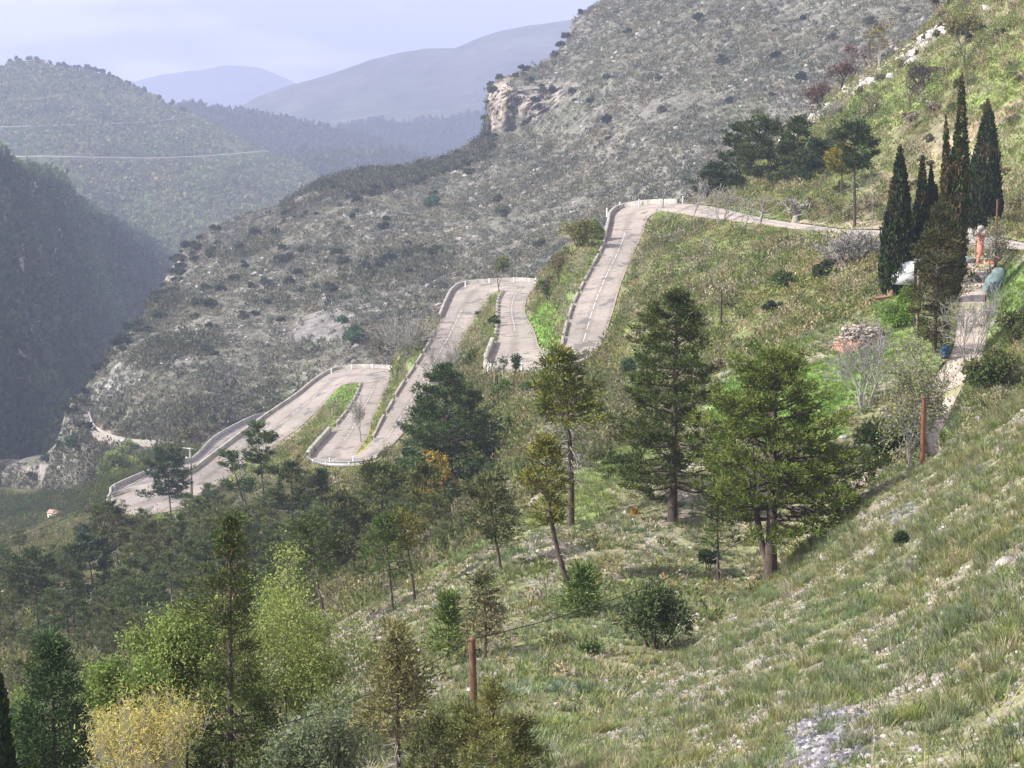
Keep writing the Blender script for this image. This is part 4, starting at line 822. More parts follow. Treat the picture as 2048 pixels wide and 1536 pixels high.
# ------------------------------------------------------------------ single trees and shrubs
def T(sheet, u, vb, vt):
    p = sheet.at(u, vb); d = proj(p)[2]; return p, (vb-vt)*d/F*1.01, d/F
def plant_pine(sheet, u, vb, vt, w, label, seed, group=None, cat='pine', name='pine_tree', **k):
    p, H, m = T(sheet, u, vb, vt)
    return put(pine(seed, H, w*m, **k), name, label, cat, p, 0, 1, group)
BROADP = [(0,.75),(.12,1.),(.4,1.),(.65,.85),(.85,.55),(1,.15)]
CONE = [(0,1.),(.3,.8),(.6,.5),(.85,.25),(1,.05)]
TOPP = [(0,.55),(.25,.95),(.6,1.),(.85,.7),(1,.25)]
big = [
 (fore,1540,1158,712,325,'big dense green pine with a thick forked trunk on the grassy spur',11,dict(base=.27,prof=[(0,.75),(.1,1.),(.35,.95),(.55,.70),(.75,.52),(.9,.36),(1,.12)],nb=128,per=54,col=(.060,.090,.026),col2=(.095,.115,.032),up=.6,fork=True,needle=(.15,.045),crad=.28,spacing=.72,r0=.30,lobe_amt=.75,inner=.60)),
 (slope,1345,1042,585,255,'tall dark pine with spreading tiers, second from the forked pine',12,dict(base=.13,prof=[(0,.75),(.12,1.),(.4,.85),(.62,.62),(.68,.42),(.75,.48),(.9,.28),(1,.05)],nb=135,per=52,col=(.045,.070,.024),col2=(.08,.095,.03),up=.35,needle=(.16,.05),crad=.29,spacing=.76,r0=.25,lobe_amt=.8,inner=.5)),
 (slope,1141,1052,706,165,'tall pine with a flat yellow-green crown above bare dead branches',13,dict(base=.62,prof=[(0,1.),(.3,.8),(.55,.62),(.8,.5),(1,.2)],nb=44,per=22,col=(.13,.13,.025),col2=(.06,.085,.025),dead=56,up=.4,needle=(.22,.07),r0=.20,lean=-.07,curve=.05,spacing=.5)),
 (slope,1138,1172,885,92,'slim curved pine with a narrow yellowish crown beside the tall dead-limbed pine',14,dict(base=.46,prof=TOPP,nb=44,per=22,col=(.09,.115,.03),col2=(.15,.13,.03),dead=14,lean=-.16,curve=-.10,needle=(.2,.065),r0=.13)),
 (slope,1003,1147,960,118,'short bushy-topped pine leaning on the bare slope with its shadow beside it',15,dict(base=.35,prof=TOPP,nb=46,per=22,col=(.060,.08,.035),col2=(.10,.10,.05),dead=8,lean=-.16,needle=(.2,.065))),
 (slope,970,1318,1150,86,'drooping half-dead pine on the middle slope behind the wooden pole',16,dict(base=.32,prof=[(0,1.),(.4,.75),(1,.15)],nb=26,per=16,col=(.085,.10,.05),col2=(.15,.13,.07),dead=16,droop=.5,up=.1,lean=-.05,curve=.06)),
 (slope,897,1330,1200,66,'thin young pine with upswept pale shoots left of the wooden pole',17,dict(base=.25,prof=CONE,nb=30,per=14,col=(.09,.13,.045),up=.7,needle=(.26,.05),crad=.3,r0=.06)),
 (slope,1163,1232,1140,70,'small feathery young pine on the open slope below the curved pine',18,dict(base=.14,prof=CONE,nb=34,per=18,col=(.095,.14,.045),up=.7,needle=(.26,.05),crad=.3,r0=.07)),
 (slope,797,1590,1255,140,'pine with a yellow top and open brown tiers by the bright green tree',19,dict(base=.36,prof=[(0,.85),(.2,1.),(.5,.75),(.75,.45),(1,.2)],nb=46,per=26,col=(.10,.105,.045),col2=(.15,.135,.06),dead=26,droop=.12,up=.3,needle=(.11,.03),crad=.26,spacing=.36)),
 (slope,814,1500,1330,80,'thin bare-stemmed pine half hidden behind the yellow-topped pine',20,dict(base=.5,prof=TOPP,nb=22,per=14,col=(.075,.085,.04),dead=10,lean=-.05)),
 (slope,1437,1165,985,86,'slender pole-like pine standing just left of the big forked pine',21,dict(base=.4,prof=[(0,1.),(.5,.7),(1,.2)],nb=26,per=16,col=(.075,.10,.035),dead=8,lean=-.04,r0=.07)),
 (slope,786,1224,1035,72,'straight green pine at the upper edge of the stony slope',22,dict(base=.42,prof=BROADP,nb=40,per=18,col=(.055,.085,.03),dead=8,lean=-.08)),
 (slope,830,1204,1035,66,'bare-trunked pine with a yellowing side crown next to the straight green pine',23,dict(base=.66,prof=TOPP,nb=22,per=18,col=(.14,.135,.04),col2=(.075,.09,.035),dead=18,lean=-.14,curve=.03)),
 (slope,657,1272,1048,112,'leaning pine with a dark crown over a long bare trunk at the wood edge',24,dict(base=.52,prof=BROADP,nb=34,per=24,col=(.048,.068,.03),dead=10,lean=-.18)),
 (hair,343,1040,903,88,'round umbrella-crowned pine in front of the lowest white road wall',25,dict(base=.36,prof=[(0,1.),(.3,1.),(.6,.9),(.85,.6),(1,.2)],nb=60,per=20,col=(.045,.068,.03),dead=14,lean=-.05,needle=(.4,.14),crad=.44,spacing=.8,r0=.16)),
 (hair,531,1038,848,76,'tall pine with lopsided tufted crown standing before the grey road',26,dict(base=.48,prof=[(0,.8),(.2,.6),(.45,1.),(.75,.8),(1,.3)],nb=34,per=24,col=(.050,.08,.034),dead=18,lean=-.06,needle=(.4,.14),crad=.44,spacing=.8,r0=.15)),
 (hair,506,1068,900,62,'sparse leaning pine with small tufts left of the lopsided pine',27,dict(base=.5,prof=[(0,.9),(.5,.8),(1,.3)],nb=26,per=16,col=(.05,.08,.034),dead=22,lean=-.26,needle=(.36,.13),crad=.45)),
 (hair,497,1042,905,22,'dead bare pine snag between the two thin roadside pines',28,dict(base=.8,prof=[(0,.6),(1,.3)],nb=4,per=4,col=(.10,.09,.06),dead=40,lean=-.14,needle=(.3,.1))),
 (hair,908,1032,737,165,'massive dark pine with a full crown below the third road bend',29,dict(base=.20,prof=[(0,.7),(.15,1.),(.4,.95),(.65,.8),(.85,.5),(1,.15)],nb=100,per=30,col=(.042,.072,.028),col2=(.07,.10,.036),dead=10,needle=(.28,.10),crad=.45,spacing=.85,lobe_amt=.9,lean=-.06)),
 (hair,850,1000,800,110,'dark broad pine leaning against the massive pine under the third bend',30,dict(base=.12,prof=BROADP,nb=60,per=26,col=(.042,.07,.03),needle=(.30,.10),crad=.45,spacing=.85)),
 (hair,240,1155,1008,100,'pine with a one-sided crown and stubby dead limbs at the lowest bend',31,dict(base=.5,prof=BROADP,nb=34,per=24,col=(.048,.07,.032),col2=(.10,.095,.045),dead=20,lean=-.10,needle=(.34,.12),crad=.42,spacing=.8)),
 (hair,79,1285,1100,98,'flat-tiered pine on a straight bare trunk near the left edge',32,dict(base=.5,prof=BROADP,nb=36,per=24,col=(.046,.066,.034),dead=6,lean=-.02,needle=(.3,.11),crad=.42,spacing=.8)),
 (hair,196,1240,1070,110,'tall bluish-green pine amid the brown brush beside the flat-tiered pine',33,dict(base=.22,prof=BROADP,nb=48,per=24,col=(.044,.066,.034),lean=-.1,needle=(.3,.11),crad=.42,spacing=.8)),
 (hair,137,1290,1130,36,'dead grey pine stem with a few bare limbs in the lower wood',34,dict(base=.75,prof=[(0,.6),(1,.3)],nb=5,per=5,col=(.10,.09,.06),dead=30,needle=(.3,.1))),
 (hair,585,1085,925,92,'pine with a thin olive crown on a dark trunk below the guard rail',35,dict(base=.4,prof=BROADP,nb=34,per=24,col=(.072,.09,.036),col2=(.05,.07,.03),dead=14,needle=(.32,.11),crad=.42,spacing=.8)),
 (hair,645,1062,938,88,'bright green young pine under the metal guard rail',36,dict(base=.1,prof=CONE,nb=46,per=24,col=(.07,.10,.036),col2=(.11,.12,.04),needle=(.32,.11),crad=.42,spacing=.8)),
 (hair,765,1090,930,120,'bushy mid-green pine just below the end of the guard rail',37,dict(base=.15,prof=BROADP,nb=48,per=24,col=(.055,.078,.032),col2=(.075,.095,.035),needle=(.32,.11),crad=.42,spacing=.8)),
 (hair,732,1135,1025,60,'brownish pine with a bare trunk in the gully of the wood',38,dict(base=.3,prof=TOPP,nb=34,per=24,col=(.075,.08,.04),dead=10,needle=(.28,.1),crad=.45)),
 (hair,690,1165,985,88,'dense dark pine beside the brownish pine in the gully',39,dict(base=.2,prof=BROADP,nb=48,per=24,col=(.046,.066,.03),col2=(.085,.09,.035),dead=10,needle=(.28,.1),crad=.42,spacing=.8)),
 (hair,478,1190,1030,62,'yellow-green narrow pine right of the tall coned conifer',40,dict(base=.2,prof=BROADP,nb=46,per=18,col=(.11,.115,.04),col2=(.07,.085,.035),needle=(.3,.11),crad=.42,spacing=.8)),
 (hair,850,1090,935,90,'shadowed pine with a bare silvery underside among the central pines',41,dict(base=.35,prof=BROADP,nb=38,per=24,col=(.05,.066,.03),col2=(.085,.09,.035),dead=26,needle=(.28,.1),crad=.42,spacing=.8)),
 (hair,1472,384,248,100,'pointed dark pine at the outer end of the upper road',42,dict(base=.08,prof=[(0,1.),(.3,.8),(.5,.5),(.8,.42),(1,.1)],nb=56,per=24,col=(.036,.056,.026),needle=(.4,.14),crad=.5,spacing=.9)),
 (hair,1545,378,250,130,'broad wind-shaped pine right of the pointed pine above the road',43,dict(base=.2,prof=BROADP,nb=50,per=24,col=(.040,.060,.026),col2=(.065,.08,.03),lean=-.1,needle=(.4,.14),crad=.5,spacing=.9)),
 (hair,1592,372,238,130,'dense conical pine backing the group above the upper road',44,dict(base=.06,prof=CONE,nb=56,per=24,col=(.038,.058,.027),col2=(.06,.075,.03),needle=(.4,.14),crad=.5,spacing=.9)),
 (hair,1430,380,320,70,'low dark spreading pine at the left foot of the upper pine group',45,dict(base=.05,prof=BROADP,nb=38,per=24,col=(.038,.058,.027),needle=(.4,.14),crad=.5,spacing=.9)),
 (hair,1642,360,290,90,'low layered dark pine at the right foot of the upper pine group',46,dict(base=.05,prof=BROADP,nb=38,per=24,col=(.038,.055,.027),needle=(.38,.14),crad=.5,spacing=.9)),
 (hair,1709,455,256,85,'tall stone pine with a round tufted head alone above the road',47,dict(base=.55,prof=TOPP,nb=44,per=22,col=(.038,.06,.026),dead=18,lean=-.03,needle=(.34,.12),crad=.44,spacing=.8)),
 (hair,1682,395,300,54,'yellow-flecked small pine tucked against the tall stone pine',48,dict(base=.45,prof=TOPP,nb=30,per=18,col=(.07,.085,.03),col2=(.20,.15,.03),needle=(.34,.12),crad=.42,spacing=.8)),
]
for (sh, u, vb, vt, w, lab, sd, k) in big: plant_pine(sh, u, vb, vt, w, lab, sd, **k)
# the wood under the hairpins: pines nothing tells apart
protos = []
for i, k in enumerate([dict(base=.34,prof=BROADP,nb=48,col=(.058,.086,.036)), dict(base=.48,prof=BROADP,nb=36,col=(.074,.094,.042),col2=(.105,.11,.045),dead=18), dict(base=.18,prof=CONE,nb=50,col=(.058,.086,.036)), dict(base=.56,prof=TOPP,nb=32,col=(.078,.098,.044),dead=22), dict(base=.15,prof=BROADP,nb=50,col=(.092,.104,.048),col2=(.062,.084,.036))]):
    protos.append(pine(200+i, 10, (5.2, 4.6, 4.8, 4.4, 5.6)[i], per=26, needle=(.26, .095), crad=.42, spacing=.8, **k))
WOODL = 'dark pine among its like in the dense wood below the hairpin road'
spots = [(270,1230,110),(310,1190,150),(365,1160,130),(345,1250,140),(400,1110,110),(300,1330,110),(240,1320,100),(385,1220,140),(440,1130,110),(455,1200,110),(520,1160,110),(545,1110,90),(560,1200,130),(610,1150,120),(620,1210,110),(665,1130,100),(700,1090,80),(540,1240,110),(490,1250,120),(590,1250,100),(820,1120,110),(870,1110,120),(905,1075,110),(960,1060,100),(800,1060,100),(430,1290,120),(200,1300,90),(20,1240,90),(160,1180,70),(285,1100,80),(420,1060,90),(610,1010,70),(560,1020,60),(340,1090,60),(870,1030,120),(985,1010,80),(725,1190,80),(905,1010,140),(60,1340,80),(130,1210,90),(180,1140,70),(260,1180,90),(330,1300,130),(405,1260,130),(380,1070,80),(440,1190,120),(500,1110,100),(530,1200,110),(640,1100,90),(590,1160,110),(680,1110,90),(750,1150,100),(840,1060,110),(890,1130,80),(770,1040,90),(660,1180,100),(620,1260,90),(450,1250,130),(420,1160,120),(300,1140,90),(0,1170,80),(40,1120,60),(110,1150,60),(30,1290,130),(70,1250,110),(110,1300,120),(150,1270,130),(170,1320,120),(215,1290,110),(230,1350,130),(270,1290,130),(285,1350,120),(320,1250,120),(345,1330,120),(5,1320,120),(60,1190,90),(140,1180,90),(215,1200,100),(250,1250,110),(300,1210,110),(400,1310,120),(470,1290,120),(520,1270,120),(555,1160,110),(605,1070,90),(635,1130,110),(710,1140,100),(735,1100,90),(790,1110,100),(815,1080,100),(545,1060,80),(455,1090,90),(500,1160,100),(415,1200,110)]
proto_e = []
rng = rng_(300)
for i, (u, vb, hp_) in enumerate(spots):
    p, H, m = T(hair, u, vb, vb-hp_); j = i % 5
    if len(proto_e) < 5: e = put(protos[j], 'pine_tree', WOODL, 'pine', p, rng.uniform(0, 6.28), H/10, 'pines of the wood below the hairpins'); proto_e.append(e)
    else: copy_thing(proto_e[j], p, rng.uniform(0, 6.28), (H/10*rng.uniform(.9, 1.2),)*2+(H/10,), WOODL, 'pines of the wood below the hairpins')
# cypresses by the gate
cyp = [
 (slope,1790,548,252,58,'tall cypress leftmost of the group beside the white van',51,[(-.05,0,1,1.0),(.33,.1,.62,.42),(-.3,.1,.55,.5)],.2),
 (slope,1838,560,312,44,'slim short cypress with a forked pointed top in the middle of the group',52,[(-.1,0,1,.8),(.42,.1,.94,.55),(.72,.2,.78,.45)],.25),
 (slope,1896,600,152,56,'tallest cypress with a rusty brown tip',53,[(.1,0,1,.8),(-.24,.1,.80,.6),(.2,.1,.5,.6),(-.3,-.2,.4,.6)],.42),
 (hair,1962,470,205,66,'broad spindle-shaped cypress on the far side of the gate road',54,[(0,0,1,1.0),(.3,.1,.6,.6),(-.35,0,.5,.5)],.22)]
for (sh, u, vb, vt, w, lab, sd, sp, br) in cyp:
    p, H, m = T(sh, u, vb, vt); W = w*m
    put(cypress(sd, H, [(a*W, b*W, c, d*W) for a, b, c, d in sp], n=9500, brown=br, leaf=(.34, .13), bare=.03 if sd != 54 else .10), 'cypress_tree', lab, 'cypress', p)
p, H, m = T(slope, 1868, 705, 420)
put(pine(55, H, 82*m, base=.06, prof=[(0,.6),(.15,.9),(.5,1.),(.8,.75),(1,.25)], nb=90, per=40, col=(.040,.054,.020), col2=(.075,.066,.028), up=.6, needle=(.17,.055), crad=.42, lobe_amt=.8), 'conifer_tree', 'ragged bronze-green conifer in front of the cypresses beside the driveway', 'conifer', p)
# shrubs with a look of their own
shr = [
 (slope,1310,1296,1128,128,'large juniper bush casting a dark right side on the open slope',61,dict(n=5200,col=(.060,.085,.034),col2=(.085,.11,.045),leaf=(.16,.06),lumps=16,mat='leaf')),
 (slope,1765,935,818,150,'dark round evergreen bush at the foot of the budding tree',62,dict(n=4200,col=(.040,.058,.022),col2=(.07,.085,.035),leaf=(.18,.10),lumps=15)),
 (slope,1182,1312,1262,40,'small grey-green bush on the slope left of the juniper',63,dict(n=700,col=(.085,.12,.045),leaf=(.12,.05),lumps=6)),
 (slope,1415,1142,1092,46,'dark leafy bush at the foot of the slender pine',64,dict(n=900,col=(.042,.062,.026),leaf=(.14,.10),lumps=7)),
 (fore,1800,1096,1062,40,'little dark green shrub among the grass of the upper spur',65,dict(n=700,col=(.055,.075,.035),leaf=(.09,.05),lumps=6)),
 (hair,1568,585,535,62,'round dark green bush on the brushy slope above the lawn',66,dict(n=1500,col=(.042,.066,.026),col2=(.09,.12,.05),leaf=(.22,.14),lumps=9)),
 (hair,1660,560,510,80,'ivy-dark shrub right of the round green bush',67,dict(n=1500,col=(.036,.050,.024),col2=(.08,.10,.03),leaf=(.22,.14),lumps=9)),
 (hair,1545,630,590,50,'gloomy low bush below the round green bush',68,dict(n=1000,col=(.036,.05,.026),leaf=(.2,.13),lumps=7)),
 (hair,1285,750,700,110,'bluish-green spreading shrub left of the tall dark pine',69,dict(n=1600,col=(.058,.088,.045),leaf=(.26,.16),lumps=10)),
 (hair,1160,495,425,80,'olive-yellow bush at the shoulder of the top road bend',70,dict(n=2200,col=(.12,.125,.045),col2=(.16,.14,.055),leaf=(.30,.2),lumps=11,open_=.5)),
 (hair,1192,478,432,34,'fresh green sapling clump behind the wall of the top bend',71,dict(n=900,col=(.10,.145,.045),leaf=(.28,.18),lumps=8)),
 (hair,1118,560,490,60,'brown-green thicket on the edge between the top two bends',72,dict(n=1500,col=(.075,.09,.035),col2=(.15,.12,.075),leaf=(.3,.2),lumps=9)),
 (hair,1100,600,545,56,'dark thicket on the bank left of the upper straight',73,dict(n=1300,col=(.06,.08,.03),col2=(.12,.10,.06),leaf=(.3,.2),lumps=9)),
 (hair,990,655,628,30,'small dark bush on the inner bank of the second bend',74,dict(n=500,col=(.05,.07,.028),leaf=(.26,.16),lumps=5)),
 (hair,958,635,616,18,'tiny black-green bush at the road edge by the second bend',75,dict(n=320,col=(.045,.062,.028),leaf=(.22,.15),lumps=4)),
 (hair,945,745,690,50,'long bushy tangle on the bank under the second bend',76,dict(n=1500,col=(.085,.10,.04),col2=(.16,.12,.07),leaf=(.28,.18),lumps=10)),
 (hair,1010,800,745,72,'lush green bush beneath the white wall of the second front bend',77,dict(n=1500,col=(.10,.16,.045),leaf=(.28,.18),lumps=10)),
 (hair,1068,790,760,70,'bright grassy-green bush right of the twin poles',78,dict(n=1200,col=(.09,.155,.04),leaf=(.26,.16),lumps=8)),
 (hair,1100,725,685,60,'white-blossomed shrub beside the second front bend',79,dict(n=1300,col=(.16,.19,.10),col2=(.50,.48,.42),leaf=(.18,.12),lumps=9,open_=.5)),
 (hair,1150,720,690,70,'white-blossomed shrub at the foot of the upper straight',80,dict(n=1300,col=(.19,.20,.12),col2=(.50,.48,.42),leaf=(.18,.12),lumps=9,open_=.5)),
 (hair,776,925,880,40,'small dry shrub at the edge of the third front bend',81,dict(n=700,col=(.10,.11,.05),col2=(.2,.16,.10),leaf=(.24,.14),lumps=7)),
 (hair,170,1100,1040,70,'dark evergreen bush on the brushy shoulder under the lowest bend',82,dict(n=1600,col=(.038,.058,.028),leaf=(.34,.22),lumps=10)),
 (hair,190,1110,1050,64,'second dark evergreen bush touching the brushy shoulder bush',83,dict(n=1500,col=(.042,.064,.03),leaf=(.34,.22),lumps=9)),
 (hair,535,1150,1075,60,'pale green deciduous bush glowing in the shaded wood',84,dict(n=1500,col=(.13,.16,.08),leaf=(.3,.18),lumps=9,open_=.4)),
 (hair,870,1120,1060,60,'blue-green bush at the edge of the wood above the stony slope',85,dict(n=1300,col=(.05,.08,.045),leaf=(.26,.18),lumps=9)),
 (hair,1670,345,285,44,'yellow-flowering mimosa bush beside the stone pine',86,dict(n=1200,col=(.26,.20,.03),col2=(.10,.11,.035),leaf=(.3,.18),lumps=9)),
 (bench,235,955,895,100,'fresh light-green tree crown above the lowest road wall',87,dict(n=2400,col=(.14,.18,.055),col2=(.11,.14,.05),leaf=(.55,.36),lumps=13,open_=.4)),
 (bench,255,920,865,62,'paler green bush behind the light-green crown',88,dict(n=1500,col=(.13,.165,.06),leaf=(.55,.36),lumps=9,open_=.4)),
 (grey,155,905,850,60,'dark green tree under the valley road on its outcrop',89,dict(n=1500,col=(.05,.085,.045),leaf=(.7,.45),lumps=9)),
 (grey,710,688,648,52,'green rounded tree below the grey scree',90,dict(n=1500,col=(.06,.105,.055),leaf=(.7,.45),lumps=9)),
 (grey,683,648,625,32,'smaller green tree at the top of the grey scree',91,dict(n=900,col=(.06,.105,.055),leaf=(.6,.4),lumps=7)),
 (grey,858,418,386,34,'light green rounded bush in the dark oak scrub',92,dict(n=900,col=(.07,.115,.05),leaf=(.7,.45),lumps=7)),
 (grey,1006,432,408,34,'mid-green bush alone on the grey hillside',93,dict(n=800,col=(.075,.115,.05),leaf=(.6,.4),lumps=7)),
 (hair,1815,640,580,46,'bright lime-green bush left of the grey-brown pole',94,dict(n=1500,col=(.13,.20,.04),leaf=(.2,.14),lumps=9)),
 (slope,1800,655,600,70,'big lime-green bush between woodpile and conifer',95,dict(n=2200,col=(.12,.19,.04),col2=(.10,.15,.04),leaf=(.18,.12),lumps=11)),
 (slope,1985,775,690,150,'spreading dark bramble along the right bank of the driveway',96,dict(n=4200,col=(.065,.09,.032),col2=(.13,.14,.055),leaf=(.15,.10),lumps=20)),
 (slope,2030,690,610,90,'bramble mass higher on the bank at the right edge',97,dict(n=3200,col=(.07,.095,.034),col2=(.14,.15,.06),leaf=(.15,.10),lumps=16)),
 (slope,1955,780,735,70,'low bramble tongue overhanging the lower driveway',98,dict(n=1800,col=(.06,.085,.032),col2=(.12,.13,.05),leaf=(.14,.09),lumps=10)),
 (slope,1890,885,858,22,'small green weed clump where the driveway meets the spur',99,dict(n=500,col=(.10,.15,.04),leaf=(.10,.07),lumps=5)),
]
for (sh, u, vb, vt, w, lab, sd, k) in shr:
    p, H, m = T(sh, u, vb, vt); put(bush(sd, w*m, H, **k), 'bush', lab, 'bush', p)
# yellow leafed sprays under the third bend
for (u, vb, vt, w, lab, sd) in ((1268,1010,1000,10,'tiny orange weed on the slope',603),):
    p, H, m = T(hair if u < 1200 else slope, u, vb+20, vt); e = put(bush(sd, w*m, H*.62, n=420, col=(.46,.25,.04), col2=(.20,.15,.04), leaf=(.2,.13), lumps=6), 'bush', lab, 'bush', p+np.array([0, -8 if u < 1200 else 0, H*.35 if u < 1200 else 0]))
for (u, vb, vt, w, lab, sd) in ((876,1048,894,34,'slim tree with glowing orange-yellow leaves before the massive pine',601),(848,1075,958,26,'lower slim orange-yellow tree left of the glowing one',602)):
    p, H, m = T(hair, u, vb, vt); e = bare_tree(sd, H, w*m, stems=1, depth=3, r0=.07, first=.62, kids=3, twig=.02, bark='bark', buds=5, budcol=(.40, .27, .05), bud=(.26, .16), spread=.4, up=.6)
    put(e, 'budding_tree', lab, 'tree', p)
